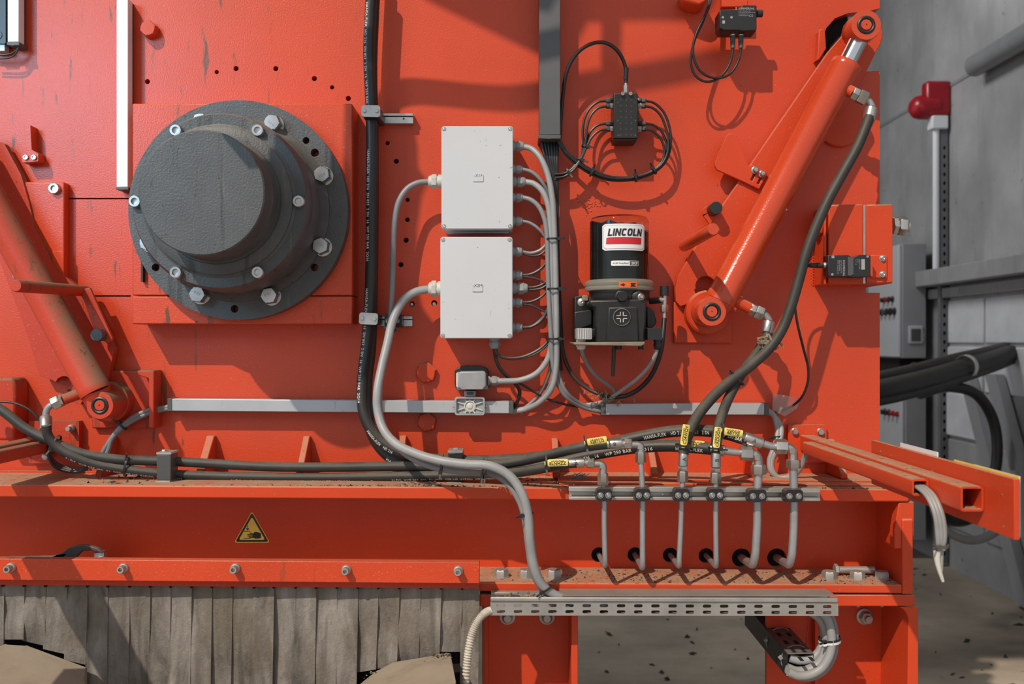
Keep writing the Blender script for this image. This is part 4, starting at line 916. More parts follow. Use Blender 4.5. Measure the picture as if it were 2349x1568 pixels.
for i, (xc, xn, xt, r, hx, hy, yb) in enumerate(pipes):
    big = r > 8
    xb = {0: 1388, 1: 1474, 2: 1558, 3: 1643, 4: 1730, 5: 1814}[i]
    P = PX([(xn, [1108, 1056, 1100, 1103, 1083, 1069][i]), (xc, 1135), (xc - (2 if i == 2 else 0), 1200), (xb if not big else xc - 3, 1250 if big else 1272)], DP)
    yc = yb - 8
    d0 = DP; c = []
    rb = 26 if big else 14
    e0 = U(xb if not big else xc - 3, yc - rb, DP); corner = U(xb if not big else xb - 2, yb - 1, DP - .004); e1 = U(hx, hy, .055)
    dirA = (e0 - corner).normalized(); dirB = (e1 - corner).normalized(); q = RR(rb, DP)
    for k in range(9):
        s_ = k / 8; c.append(corner + dirA * q * (1 - s_) ** 2 + dirB * q * s_ ** 2)
    path = catmull(P[:3] + [corner + dirA * (q + .004)], 6) + c + [corner.lerp(e1, .55), e1, e1 + (e1 - corner) * .5]
    t = thing('hydraulic_pipe', 'bent steel pipe into the beam, %s along the rail, %s' % (names[i], ['lowest elbow on top', 'highest thin elbow', 'straight under the first upright hose', 'straight under the second upright hose', 'thick with dusty elbow', 'thick, nearest the square tubes'][i]), 'pipe', U(xc, 1300, DP), 'steel pipes on the rail')
    MB().tube(path, RR(r, DP), 14, smooth=False).build('pipe', M['pipe'], t)
    nr = 17.5 if big else 12.5
    ny = [(1112, 1084), (1060, 1036), (1104, 1080), (1107, 1083), (1087, 1065), (1073, 1053)][i]
    hexn(t, U(xn, ny[0], DP), U(xn, ny[1], DP), RR(nr, DP), M['zinc'])
    if i in (0, 1, 4, 5):
        ye = [1062, 1018, 1042, 1027][(0, 1, 4, 5).index(i)]
        xe = xn + (2 if not big else 0); er = 10.5 if big else 8.2
        hx0, hx1 = [(1347, 1363), (1432, 1449), (1698, 1726), (1778, 1806)][(0, 1, 4, 5).index(i)]
        yl = ye - (0 if not big else 3)
        elbow(t, U(xe, ye + 1, DP), U(hx1, yl, DP) - U(xe, ye, DP), U(xn, ny[1], DP) - U(xe, ye, DP), RR(xe - hx1 + 2, DP), RR(abs(ny[1] - ye) + 2, DP), RR(er, DP), M['zinc'])
        hexn(t, U(hx0, yl - 1, DP), U(hx1, yl, DP), RR(nr * .98, DP), M['zinc'], 'hose_nut')
    else:
        y = (1078, 1068) if i == 2 else (1082, 1072)
        hexn(t, U(xn, y[0], DP), U(xn, y[1], DP), RR(11.5, DP), M['zinc'], 'hose_nut')
        MB().cyl(U(xn, y[0] + 4, DP), U(xn, y[0] - 2, DP), RR(8, DP)).build('nipple', M['pipe'], t)
    pt.append(t)
    # clamp
    cw = 20 if big else 17; cy = 1134.5 + (2 if i > 3 else 0)
    t = thing('pipe_clamp', 'small black two-screw clamp on the rail holding the %s pipe' % names[i], 'clamp', U(xc, cy + 15, .24), 'black clamps on the pipe rail')
    MB().pprism(rrect(xc - cw - 2, cy - 12, xc + cw, cy + 15, 5), .248, .222).build('clamp_half', M['gland'] if False else M['mid_plastic'], t, .002)
    MB().pprism(rrect(xc - cw, cy - 14, xc + cw + 1, cy + 15, 7), .272, .248).build('clamp_half', M['black_plastic'], t, .002)
    for dx in (-.5, .55):
        p = U(xc + dx * cw * 1.0, cy + 1, .272)
        s_ = MB().lathe(p, Y_, [(RR(6.8, .27), 0), (RR(6.8, .27), .0006), (RR(5.6, .27), .0006), (RR(5.6, .27), -.0002)], 18, cap0=False).build('screw_recess', M['gland'], t)
        socket_screw(t, p, Y_, RR(4.6, .27), .0015, M['zinc'])
# hose ends: ferrules, tags
def ferrule(o, a, b, r, mark=None):
    a = Vector(a); b = Vector(b); L = (b - a).length
    f = MB().lathe(a, b - a, [(r * .93, 0), (r, L * .04), (r, L * .9), (r * 1.04, L * .91), (r * 1.04, L * .97), (r * .8, L)], 18).build('ferrule', M['zinc'], o)
    if mark:
        ax = (b - a).normalized(); up = Vector((-ax.z, 0, ax.x))
        if abs(ax.x) < .3: ax, up = Vector((0, 0, 1)), Vector((-1, 0, 0)); 
        flat_text('mark', mark, M['ink'], f, (a + b) / 2 + Y_ * (r + .0005) , ax, up, .008, True, .0)
ferrule(hD, U(1303, 1062, DP), U(1340, 1060, DP), RR(11, DP), 'A'); MB().cyl(U(1338, 1060, DP), U(1350, 1061, DP), RR(7, DP)).build('hose_tail', M['pipe'], hD)
ferrule(hC, U(1391, 1018, DP), U(1426, 1016, DP), RR(11.5, DP), 'B'); MB().cyl(U(1424, 1016, DP), U(1435, 1017, DP), RR(7, DP)).build('hose_tail', M['pipe'], hC)
ferrule(hE, U(1569, 1035, DP), U(1566, 1068, DP), RR(11, DP), 'A'); ferrule(hF, U(1642, 1037, DP), U(1642, 1071, DP), RR(11.5, DP), 'B')
ferrule(hA, U(1707, 1002, DP), U(1748, 1017, DP), RR(13.5, DP), 'A'); MB().tube(PX([(1745, 1016), (1760, 1020), (1770, 1023), (1783, 1024)], DP), RR(9, DP)).build('hose_tail', M['pipe'], hA)
ferrule(hB, U(1622, 1027, DP - .01), U(1663, 1034, DP), RR(12.5, DP), 'H'); MB().tube(PX([(1660, 1033), (1678, 1036), (1690, 1037), (1702, 1038)], DP), RR(8.5, DP)).build('hose_tail', M['pipe'], hB)
tag_label(hD, 1276, 1061, .2580, 54, 17, -2, 'ELNHZZ')
tag_label(hC, 1366, 1011, .2545, 52, 16, -9, 'S2BTLG')
tag_label(hE, 1571, 1000, .2600, 54, 17, -82, 'C24WQV')
tag_label(hF, 1645, 1006, .2600, 54, 17, -84, 'CRDUGH')
tag_label(hA, 1679, 991, .2500, 50, 18, 9, '68YYJJ')
tag_label(hB, 1592, 1018, .2350, 48, 18, 5, 'DHH4')
# ================================================================== cables of the far trunking
for i, off in enumerate((0, 8)):
    cable('cable', ('outer' if i else 'inner') + ' grey cable looping from the shorter trunking behind the thick elbow into the square tube',
      [(1758, 940 + off * .4, .02), (1772, 948 + off * .3, .022), (1782 + off, 975, .03), (1783 + off, 1000, .04), (1774 + off * .8, 1030, .05), (1765 + off * .6, 1058, .055), (1769 + off * .4, 1080, .06), (1788, 1095 + off * .2, .06), (1815, 1091 + off * .3, .07), (1836, 1070 + off * .3, .09), (1849, 1040, .11), (1858, 1022, .13)], .05, .0062, M['cable_pale'], 'grey cables at the far trunking end')
tie('black cable tie round the two grey cables between trunking and elbow', 1782, 1001, .038, (.15, 0, -1), .0125, .008)
for i, off in enumerate((0, 9)):
    cable('cable', ('upper' if i == 0 else 'lower') + ' grey cable from the long trunking end curving down behind the dusty hoses',
      [(390, 932 + off * .5, .018), (365, 936 + off * .6, .022), (335, 943 + off * .8, .03), (305, 957 + off * .8, .035), (278, 978 + off * .5, .04), (256, 1005 + off * .2, .045), (240 + off, 1030, .045), (228 + off, 1056, .04)], .05, .0056, M['cable'], 'grey cables at the long trunking end')
tie('black cable tie round the two grey cables near the long trunking end', 281, 975, .04, (-.7, 0, -.7), .0125, .008)
cable('wire', 'thin black wire from behind the dusty hose up toward the cylinder fitting', [(-20, 922), (20, 922), (50, 930), (75, 945), (92, 966), (100, 990), (104, 1020), (110, 1045), (130, 1068), (165, 1076)], .10, .0026, M['black_cable'])
for i in range(3): cable('wire', 'loose thin cable hanging below the dusty hose bundle, %s of three' % ['inner', 'middle', 'outer'][i], [(112, 1020), (116 - i * 2, 1045), (130 - i * 3, 1062 + i * 3), (155, 1072 + i * 4), (185, 1074 + i * 3), (205, 1066 + i)], .09 + i * .01, .0036, M['cable_dark'] if i != 2 else M['black_cable'], 'loose thin cables below the hoses')
# ================================================================== perforated cable tray and what hangs from it
t = thing('cable_tray', 'galvanised perforated cable tray with two rows of slots fixed under the beam', 'cable tray', U(1125, 1412, .25))
yy = lambda x, y: y + (x - 1125) * .004
def slot(cx, cy, w_=10, h_=3.6): return arc(cx - w_ + h_, cy, h_, 90, 270, 5) + arc(cx + w_ - h_, cy, h_, -90, 90, 5)
sl = []
for i in range(20):
    x = 1149 + i * 39.4
    sl += [slot(x, yy(x, 1387.5)), slot(x, yy(x, 1401.5))]
MB().pprism([(1125, 1379), (1923, 1382), (1923, 1412), (1125, 1411)], .262, .2605, sl).build('side_wall', M['zinc_dull'], t)
MB().pprism([(1125, 1369), (1923, 1371), (1923, 1382), (1125, 1379)], .266, .2605).build('rolled_edge', M['zinc_dull'], t, .002)
a = U(1125, 1411, .262); b = U(1923, 1411, .262)
MB().box(a.x, b.x, -.2605, -.205, a.z, a.z + .0015).build('bottom', M['zinc_dull'], t)
c_ = U(1127, 1353, .202); d_ = U(1912, 1353, .202)
MB().box(a.x, b.x - .004, -.2055, -.204, a.z, c_.z).build('back_wall', M['zinc_dull'], t)
tp = U(1400, 1369, .264).z
MB().prism([(U(1290, 1369, .262).x, -.2605, tp + .002), (b.x - .003, -.2605, tp + .002), (b.x - .008, -.206, tp + .0025), (U(1285, 1369, .262).x, -.206, tp + .0025)], (0, 0, -.0012)).build('lid', M['zinc_dull'], t)
for x in (1128,): MB().pbox(x, 1358, x + 60, 1364, .214, .206).build('rear_lip', M['zinc_dull'], t, .001)
# corrugated conduit
P = catmull(PX([(1130, 1400, .25), (1118, 1402, .262), (1105, 1412, .27), (1092, 1430, .275), (1082, 1455, .278), (1075, 1490, .28), (1071, 1525, .28), (1068, 1570, .28), (1066, 1640, .28)], .27), 30)
m = MB(); m.tube(P, lambda q: .0073 + .0013 * math.sin(q * 2 * PI * 46), 12, smooth=False)
o = m.build('corrugated_conduit', M['corr']); tag(o, 'pale corrugated conduit hanging from the tray beside the rubber strips', 'conduit')
# cable bundle looping from the tray into the lower angled tray
bl = [('first', [(1858, 1400), (1880, 1416), (1893, 1440), (1897, 1470), (1892, 1498), (1878, 1522), (1855, 1536), (1828, 1540), (1805, 1532)], .205, .0105),
      ('second', [(1880, 1400), (1896, 1416), (1905, 1442), (1908, 1474), (1902, 1504), (1886, 1530), (1860, 1546), (1832, 1549), (1808, 1540)], .222, .0090),
      ('third', [(1898, 1400), (1910, 1418), (1917, 1446), (1918, 1478), (1911, 1510), (1893, 1538), (1866, 1554), (1838, 1556), (1812, 1545)], .212, .0055),
      ('fourth', [(1868, 1402), (1884, 1420), (1890, 1446), (1888, 1474), (1878, 1496), (1860, 1510), (1836, 1514), (1810, 1508)], .190, .0095)]
for nm, p, d, r in bl: cable('cable', 'grey cable looping from the perforated tray into the lower angled duct, %s of the bundle' % nm, [(x, y, d - .0 * i) for i, (x, y) in enumerate(p)], d, r, M['cable_pale'] if nm != 'third' else M['cable'], 'cable loop under the tray', 14)
tie('white cable tie round the cable loop hanging under the tray', 1903, 1469, .207, (.1, 0, -1), .0215, .023, M['label_white'])
tie('black cable tie just above the white one on the cable loop', 1903, 1463, .207, (.15, 0, -1), .0215, .023, M['black_plastic'])
t = thing('cable_duct', 'dark slotted cable duct angled down toward the cable loop under the tray', 'cable duct', U(1800, 1550, .1))
# axis runs from far up-left to near down-right
q0 = U(1735, 1408, -.10); q1 = U(1836, 1524, .20); axd = (q1 - q0); Ld = axd.length; axn = axd.normalized()
upn = (Vector((0, 0, 1)) - axn * axn.z).normalized(); sd = axn.cross(upn)
def ob(name, s0, s1, u0, u1, v0, v1, mat, bev=.0008):
    m = MB(); c = q0 + axn * (s0 + s1) / 2 + sd * (u0 + u1) / 2 + upn * (v0 + v1) / 2
    m.obox(c, axn * (s1 - s0) / 2, sd * (u1 - u0) / 2, upn * (v1 - v0) / 2); return m.build(name, mat, t, bev)
ob('top', 0, Ld, -.027, .027, .0225, .024, M['mid_plastic']); ob('side_wall', 0, Ld, -.028, -.0265, -.026, .024, M['mid_plastic']); ob('side_wall', 0, Ld, .0265, .028, -.026, .024, M['black_metal']); ob('bottom', 0, Ld, -.027, .027, -.026, -.0245, M['mid_plastic'])
for i in range(7):
    s0 = .05 + i * .045
    for u in (-.012, .010): ob('slot', s0, s0 + .020, u - .004, u + .004, .024, .0244, M['inside'], 0)
for s_ in (.17, .27): zip_tie(t, q0 + axn * s_, axn, .031, .029, M['cable_pale'], .002, 'wire_tie', tail=False)
cable('wire', 'thin red wire hanging straight down behind the cable loop', [(1858, 1410), (1852, 1450), (1848, 1490)], .12, .0012, M['label_red'])
# ================================================================== hydraulic cylinders
def cylinder_asm(t, pb, ptp, r, mat, rod=None):
    pb = Vector(pb); ptp = Vector(ptp); a = ptp - pb; L = a.length; a.normalize()
    MB().lathe(pb, a, [(r * .55, -.004), (r * .98, -.004), (r * 1.0, 0), (r * 1.0, .012), (r * .985, .014), (r * .985, L - .016), (r * 1.0, L - .015), (r * 1.0, L - .003), (r * .95, L), (r * .5, L + .001)], 44).build('barrel', mat, t, 0, 30)
    return a
t = thing('hydraulic_cylinder', 'clean orange-red hydraulic cylinder slanting up to a black-ringed eye, with bright rod', 'hydraulic cylinder', U(1633, 715, .09))
CB, CT = U(1653, 688, .098), U(1942, 146, .098)
a = cylinder_asm(t, CB, CT, .0340, M['paint_gloss'])
EY = U(1987, 57, .098); ra = (EY - CT).normalized()
MB().cyl(CT - a * .01, CT + ra * ((EY - CT).length - .022), .0195, seg=32).build('rod', M['steel'], t)
def eye(t, px, py, df, db, R, mat, rp=13, rr_=21, cap=True):
    c = U(px, py, df); L = df - db
    MB().lathe(c + Vector((0, L, 0)), Y_, [(RR(R, df) * .97, 0), (RR(R, df), .003), (RR(R, df), L - .0025), (RR(R, df) * .965, L), (RR(rr_, df), L), (RR(rr_, df), L - .006), (0, L - .006)], 44).build('eye', mat, t, 0, 30)
    m = MB(); n = 30
    for i in range(n):
        q = 2 * PI * i / n + random.uniform(-.05, .05); R_ = RR(rr_ - 1.5, df) + random.uniform(-.0009, .0009)
        m.lathe(c + Vector((R_ * math.cos(q), .002, R_ * math.sin(q))), Y_, [(.0024, -.003), (.0022, .0006), (.001, .0018), (0, .002)], 7, cap0=False)
    m.torus(c + Vector((0, .001, 0)), Y_, RR((rr_ + rp) / 2 + .3, df), RR((rr_ - rp) / 2 + .4, df), 36, 8)
    m.build('grease_ring', M['black_metal'], t)['kind'] = 'stuff'
    MB().lathe(c + Vector((0, .02, 0)), Y_, [(RR(rp, df), 0), (RR(rp, df), .020), (RR(rp * .9, df), .0225), (RR(2, df), .0225), (RR(1.2, df), .020), (0, .020)], 28).build('pin', mat, t)
eye(t, 1987, 57, .128, .066, 35, M['paint_gloss'])
e2 = U(1633, 714.5, .128); eye(t, 1633, 714.5, .128, .05, 33.5, M['paint_gloss'])
MB().cyl(U(1638, 706, .094), CB + a * .004, .030, .0325, 28).build('clevis_neck', M['paint_gloss'], t)
MB().cyl(CT + ra * ((EY - CT).length - .036), CT + ra * ((EY - CT).length - .02), .0205, .024, 28).build('clevis_neck', M['paint_gloss'], t)
MB().lathe(U(1625, 716, .05), Y_, [(RR(50), -.05), (RR(50), .0), (RR(46), .004)], 40, cap0=False).build('boss', M['paint'], t)
def port(t, a0, a1, hexes, elb, ferr, rp=.0125, paint_m='paint', d=.12):
    MB().cyl(a0, a1, rp * 1.05, rp, 20).build('port', M[paint_m], t)
    f = MB().hexh(hexes[0], hexes[1], rp * 1.12, .3).build('port_nut', M['zinc'], t); MB().hexh(hexes[1], hexes[2], rp * 1.25, .1).build('union_nut', M['zinc'], t)
    MB().tube(elb, rp * .62, 12).build('swept_elbow', M['pipe'], t)
    L = (Vector(ferr[1]) - Vector(ferr[0])).length
    MB().lathe(ferr[0], Vector(ferr[1]) - Vector(ferr[0]), [(rp * .9, 0), (rp * 1.1, L * .1), (rp * 1.1, L * .9), (rp * 1.0, L)], 18).build('ferrule', M['zinc'], t)
d = .115
port(t, U(1915, 190, .10), U(1957, 213, d), [U(1955, 212, d), U(1969, 219, d), U(1988, 229, d)], PX([(1984, 227), (1994, 234), (2000, 246), (1998, 258)], d), [U(1999, 248, d + .005), U(1992, 276, .128)])
port(t, U(1688, 690, .095), U(1722, 708, .095), [U(1720, 707, .095), U(1733, 713, .095), U(1750, 721, .095)], PX([(1747, 719), (1757, 724), (1764, 734), (1763, 746)], .097), [U(1764, 737, .098), U(1759, 764, .105)], .0125)
MB().lathe(U(1795, 483, .105), (.9, -.2, .25), [(.004, 0), (.005, .006), (.003, .010), (0, .011)], 12).build('grease_nipple', M['zinc'], t)
# grimy cylinder
t = thing('hydraulic_cylinder', 'grimy orange-red hydraulic cylinder slanting down from the picture edge to a black-ringed eye', 'hydraulic cylinder', U(229, 930, .09))
CB2, CT2 = U(218, 896, .105), U(-110, 296, .105)
a2 = cylinder_asm(t, CB2, CT2, .0345, M['paint_dirty'])
eye(t, 229, 929.5, .128, .045, 31.5, M['paint_dirty'], 12.5, 20)
MB().cyl(U(226, 920, .097), CB2 + a2 * .004, .028, .033, 28).build('clevis_neck', M['paint_dirty'], t)
MB().lathe(U(248, 922, .05), Y_, [(RR(46), -.05), (RR(46), 0), (RR(42), .004)], 40, cap0=False).build('boss', M['paint_dirty'], t)
port(t, U(186, 901, .105), U(144, 917, .125), [U(146, 916, .125), U(138, 919, .125), U(120, 928, .128)], PX([(124, 926), (112, 933), (106, 945), (105, 960)], .13), [U(105, 955, .135), U(105, 984, .15)], .0115, 'paint_dirty')
# lever arms behind the cylinders
def lever(label, pts, hook=None, mat='paint', df=.032, db=.012):
    t = thing('lever_arm', label, 'lever', U(pts[0][0], pts[0][1], db)); MB().pprism(pts, df, db).build('arm_plate', M[mat], t, .0015); return t
tl = lever('flat orange-red lever arm with hooked foot behind the clean cylinder',
  arc(1980, 76, 45, 10, -150, 9) + [(1935, 78), (1900, 118), (1655, 474), (1640, 492), (1583, 586), (1556, 632), (1549, 660), (1550, 690), (1560, 702), (1573, 699), (1597, 681), (1596, 672), (1593, 664)] + arc(1619, 656, 23, 165, 330, 8) + [(1700, 640), (1985, 170), (2005, 128), (2020, 100)])
MB().lathe(U(1952, 72, .032), Y_, [(RR(16), 0), (RR(16), .004), (0, .0045)], 24).build('washer', M['zinc_dull'], tl)
# slotted adjusting plate
so = []
for cx, cy in ((1729, 403), (1744, 411)):
    so.append(rotpts([(cx - 3, cy - 13), (cx + 3, cy - 13), (cx + 3, cy + 12), (cx - 3, cy + 12)], cx, cy, 27))
MB().pprism([(1668, 309), (1674, 306), (1683, 307), (1691, 313), (1717, 381), (1726, 378), (1762, 398), (1741, 434), (1700, 414), (1645, 389), (1640, 380), (1640, 370)], .0425, .0325, so).build('slotted_plate', M['paint'], tl, .0012)
for x, y in ((1732, 390.5), (1748.5, 399.5)): MB().lathe(U(x, y, .0425), Y_, [(RR(8.5), 0), (RR(8.5), .002), (RR(6.6), .003), (RR(7.0), .008), (RR(4.5), .0115), (0, .012)], 18).build('hex_bolt', M['zinc'], tl)
# handle bar and rubber buffer
b0, b1 = U(1570, 564, .03), U(1636.5, 525.5, .325)
MB().lathe(b0, b1 - b0, [(.0125, 0), (.0125, (b1 - b0).length - .004), (.0105, (b1 - b0).length), (0, (b1 - b0).length)], 24).build('handle_bar', M['paint_gloss'], tl)
MB().pprism(arc(1626, 487, 15, 120, 330, 8) + [(1640, 500), (1628, 515), (1612, 492)], .036, .03).build('ear', M['paint'], tl, .001)
MB().lathe(U(1636, 481, .04), Y_, [(.014, -.008), (.0145, .004), (.0145, .030), (.0135, .033), (0, .0335)], 28).build('rubber_buffer', M['black_plastic'], tl)
tl = lever('flat grimy lever arm with hooked foot behind the dirty cylinder',
  [(-60, 300), (10, 330), (48, 400), (66, 462), (79, 520), (130, 620), (190, 665), (262, 800), (240, 905), (196, 899), (193, 915), (184, 927), (170, 924), (160, 906), (152, 893)] + arc(147, 883, 21, 60, -160, 8) + [(118, 870), (92, 863), (60, 760), (0, 600), (-60, 500)], mat='paint_dirty')
b0, b1 = U(196, 667, .03), U(36, 655, .325)
MB().lathe(b0, b1 - b0, [(.0125, 0), (.0125, (b1 - b0).length - .004), (.0105, (b1 - b0).length), (0, (b1 - b0).length)], 24).build('handle_bar', M['paint_dirty'], tl)
MB().pprism([(183, 664), (205, 659), (258, 775), (257, 782), (246, 788), (236, 780), (214, 752)], .062, .052).build('locking_link', M['paint_dirty'], tl, .0015)
MB().lathe(U(221.5, 768, .085), Y_, [(.0135, -.03), (.0140, -.002), (.0130, .001), (0, .0015)], 28).build('rubber_buffer', M['mid_plastic'], tl)
MB().lathe(U(32, 633, .07), Y_, [(.004, -.06), (.004, 0), (0, .001)], 12).build('grease_nipple', M['zinc'], tl)
# finger bracket with two screws
t = thing('finger_bracket', 'small orange-red finger bracket with two socket screws above the guide plate', 'bracket', U(70, 375, .0))
MB().pprism([(55, 290), (66, 287), (70, 287), (73, 343), (88, 352), (88, 369), (86, 371), (52, 373), (50, 371), (50, 356), (61, 352)], .030, 0).build('bracket_body', M['panel'], t, .0015)
for x in (60, 78.5): socket_screw(t, U(x, 361, .030), Y_, .0060, .004, M['zinc'])
# ================================================================== lubrication pump
t = thing('lubrication_pump', 'black lubrication pump with clear grease reservoir under the distributor', 'pump', U(1418, 790, .09))
dc = .10; cx = U(1420.5, 600, dc).x; R = RR(67.5, dc)
def zy(y, d=dc): return U(1420, y, d).z
c0 = Vector((cx, -dc, 0))
def at(y): return Vector((cx, -dc, zy(y)))
MB().lathe(at(650), (0, 0, 1), [(R, 0), (R, zy(512) - zy(650)), (R * .985, zy(506) - zy(650)), (R * .94, zy(501) - zy(650)), (R * .86, zy(499) - zy(650)), (0, zy(498) - zy(650))], 56, cap0=False).build('reservoir', M['clear'], t, 0, 50)
# grease with an uneven top
m = MB(); Rg = R - .0035; seg = 40; rings = []
zb = zy(650); rows = [(Rg, zb), (Rg, zy(600)), (Rg, zy(560))]
for r_, z in rows: rings.append([m.bm.verts.new((cx + r_ * math.cos(2 * PI * i / seg), -dc + r_ * math.sin(2 * PI * i / seg), z)) for i in range(seg)])
def gtop(a):
    x = math.cos(a); y = math.sin(a)
    return zy(512 + 10 * (1 + x) * .5 + 24 * max(0, x - .35) + 3 * math.sin(7 * a) + 2 * math.sin(13 * a))
for f_ in (1.0, .82, .5): rings.append([m.bm.verts.new((cx + Rg * f_ * math.cos(2 * PI * i / seg), -dc + Rg * f_ * math.sin(2 * PI * i / seg), gtop(2 * PI * i / seg) + (1 - f_) * -.012)) for i in range(seg)])
for a_, b_ in zip(rings, rings[1:]):
    for i in range(seg): m.face([a_[i], a_[(i + 1) % seg], b_[(i + 1) % seg], b_[i]])
m.face(list(reversed(rings[0]))); m.face(rings[-1])
m.build('grease_fill', M['grease'], t)
# labels on the reservoir
def wrap(u, v, y, off, z0=None):
    a = u / R; rr = R + off
    return Vector((cx + rr * math.sin(a), -dc - rr * math.cos(a), zy(y) + v))
def patch(name, x0, x1, y0, y1, off, mat, parent, rad=0.0, skew=0.0):
    m = MB(); n = 16; f = []; s = (D - dc - R) / 2200
    u0, u1 = (x0 - 1420.5) * s, (x1 - 1420.5) * s; v0, v1 = 0, (y0 - y1) * s
    o = []; yb = y1
    H_ = (y1 - y0) * s
    prof = []
    cols = [[], []]
    for i in range(n + 1):
        q = i / n; u = u0 + (u1 - u0) * q
        e = min(u - u0, u1 - u); ins = 0
        if rad and e < rad: ins = rad - math.sqrt(max(rad * rad - (rad - e) ** 2, 0))
        cols[0].append(m.bm.verts.new(wrap(u, ins + 0, y1, off))); cols[1].append(m.bm.verts.new(wrap(u + skew, H_ - ins, y1, off)))
    for i in range(n): m.face([cols[0][i], cols[0][i + 1], cols[1][i + 1], cols[1][i]])
    return m.build(name, mat, parent)
dl = lambda o: o
lab = patch('brand_label', 1372, 1480, 519, 580, .0006, M['label_white'], t, .004)
patch('label_border', 1375, 1477, 522, 577, .0009, M['print_dim'], lab, .0035); patch('label_ground', 1376, 1476, 523, 576, .0011, M['label_white'], lab, .0035)
patch('red_bar', 1382, 1467, 550.5, 566.5, .0014, M['label_red'], lab, .0006, .0012)
s = (D - dc - R) / 2200
def ctext(name, st, parent, xc, y0, y1, width, mat, off, bold, shear=0.0):
    vs, fs, W = text_mesh(st, bold, 1.0); m = MB(); h = (y1 - y0) * s; sx = width * s / W
    bv = [m.bm.verts.new(wrap((xc - 1420.5) * s + (x * sx - width * s / 2) + y * h * shear, y * h, y1, off)) for x, y in vs]
    for f in fs: m.face([bv[i] for i in f])
    return m.build(name, mat, parent)
def block_letters(parent, word, xc, y0, y1, width, mat, off, shear):
    def rr2(w, t, a0, a1, n=22, k=.62):
        o, i_ = [], []
        for j in range(n + 1):
            a = math.radians(a0 + (a1 - a0) * j / n); ca, sa = math.cos(a), math.sin(a)
            f = lambda c: math.copysign(abs(c) ** k, c)
            o.append((w / 2 + w / 2 * f(ca), .5 + .5 * f(sa))); i_.append((w / 2 + (w / 2 - t) * f(ca), .5 + (.5 - t * .9) * f(sa)))
        return o, i_
    G = {'L': (.66, [[(0, 0), (.66, 0), (.66, .23), (.26, .23), (.26, 1), (0, 1)]]), 'I': (.26, [[(0, 0), (.26, 0), (.26, 1), (0, 1)]]),
         'N': (.84, [[(0, 0), (.25, 0), (.25, .56), (.57, 0), (.84, 0), (.84, 1), (.59, 1), (.59, .44), (.27, 1), (0, 1)]])}
    x = 0; polys = []
    for ch in word:
        if ch in G:
            w_, ps = G[ch]; polys += [[(x + a, b) for a, b in p] for p in ps]
        else:
            w_ = .80; o, i_ = rr2(w_, .25, 38, 322) if ch == 'C' else rr2(w_, .25, 0, 360, 32)
            for j in range(len(o) - 1): polys.append([(x + a, b) for a, b in (o[j], o[j + 1], i_[j + 1], i_[j])])
        x += w_ + .10
    W_ = x - .10; h = (y1 - y0) * s; sx = width * s / W_; m = MB()
    for p in polys: m.face([m.bm.verts.new(wrap((xc - 1420.5) * s + a * sx - width * s / 2 + b * h * shear - h * shear / 2, b * h, y1, off)) for a, b in p])
    return m.build('lettering', mat, parent)
block_letters(lab, 'LINCOLN', 1428, 531, 548, 81, M['ink'], .0017, .17)
l2 = patch('small_label', 1394, 1460, 602.5, 614.5, .0006, M['label_white'], t, .001)
patch('label_dark_end', 1437, 1459, 603.5, 613.5, .0009, M['mid_plastic'], l2, .001)
ctext('lettering', 'An SKF Group Brand', l2, 1416, 606.5, 610.5, 35, M['ink'], .0011, .0)
ctext('lettering', 'SKF', l2, 1448.5, 605.5, 611.5, 16, M['print'], .0013, .03)
# clamp ring
MB().lathe(at(668), (0, 0, 1), [(R + .004, 0), (R + .010, .001), (R + .0115, .006), (R + .0095, .009), (R + .0110, .012), (R + .0110, .018), (R + .008, .022), (R + .002, .024), (R + .001, .024), (R + .001, 0)], 56, cap0=False, cap1=False).build('clamp_ring', M['clear_dusty'], t, 0, 60)
MB().lathe(at(668), (0, 0, 1), [(R - .001, 0), (R + .0008, .001), (R + .0008, .022), (0, .022)], 48).build('ring_seat', M['black_metal'], t)
m = MB(); n = 8
for i in range(n):
    vv = []
    for q, z in ((i, 664), (i + 1, 664), (i + 1, 651), (i, 651)):
        u = ((1412 - 1420.5) + 37 * q / n) * s; vv.append(m.bm.verts.new(wrap(u, 0, z, .0122)))
    m.face(vv)
al = m.build('arrow_label', M['label_orange'], t)
m = MB()
for pts in ([(1414, 657.6), (1422, 653.6), (1422, 661.6)], [(1421, 656.4), (1440, 656.4), (1440, 658.8), (1421, 658.8)], [(1434, 653.4), (1447, 653.4), (1442, 657.6), (1436, 657.6)], [(1436, 657.6), (1442, 657.6), (1447, 661.8), (1434, 661.8)]):
    m.face([m.bm.verts.new(wrap((x - 1420.5) * s, 0, y, .0126)) for x, y in pts])
m.build('arrow', M['ink'], al)
# body
MB().lathe(at(690), (0, 0, 1), [(RR(66, dc), 0), (RR(69, dc), .008), (RR(69, dc), .022), (0, .022)], 48).build('upper_body', M['black_metal'], t)
dF = .172
MB().pprism([(1352, 688), (1484, 686), (1480, 784), (1366, 786), (1366, 704), (1352, 700)], dF, .05).build('motor_housing', M['black_metal'], t, .004)
MB().pprism([(1396, 704), (1462, 703), (1466, 784), (1390, 785)], dF + .006, dF).build('front_cover', M['black_metal'], t, .003)
MB().pprism([(1314, 785), (1480, 783), (1479, 790), (1470, 794), (1318, 791)], dF + .012, .04).build('base_plate', M['rust'], t, .002)
MB().pprism([(1318, 680), (1350, 676), (1354, 700), (1366, 706), (1366, 786), (1318, 786)], .075, .01).build('mounting_bracket', M['black_metal'], t, .002)
MB().pprism([(1318, 715), (1358, 710), (1358, 744), (1326, 756), (1318, 752)], .11, .075).build('side_cover', M['black_metal'], t, .002)
MB().pprism([(1482, 700), (1500, 712), (1507, 740), (1496, 752), (1482, 750)], .10, .03).build('side_cover', M['black_metal'], t, .003)
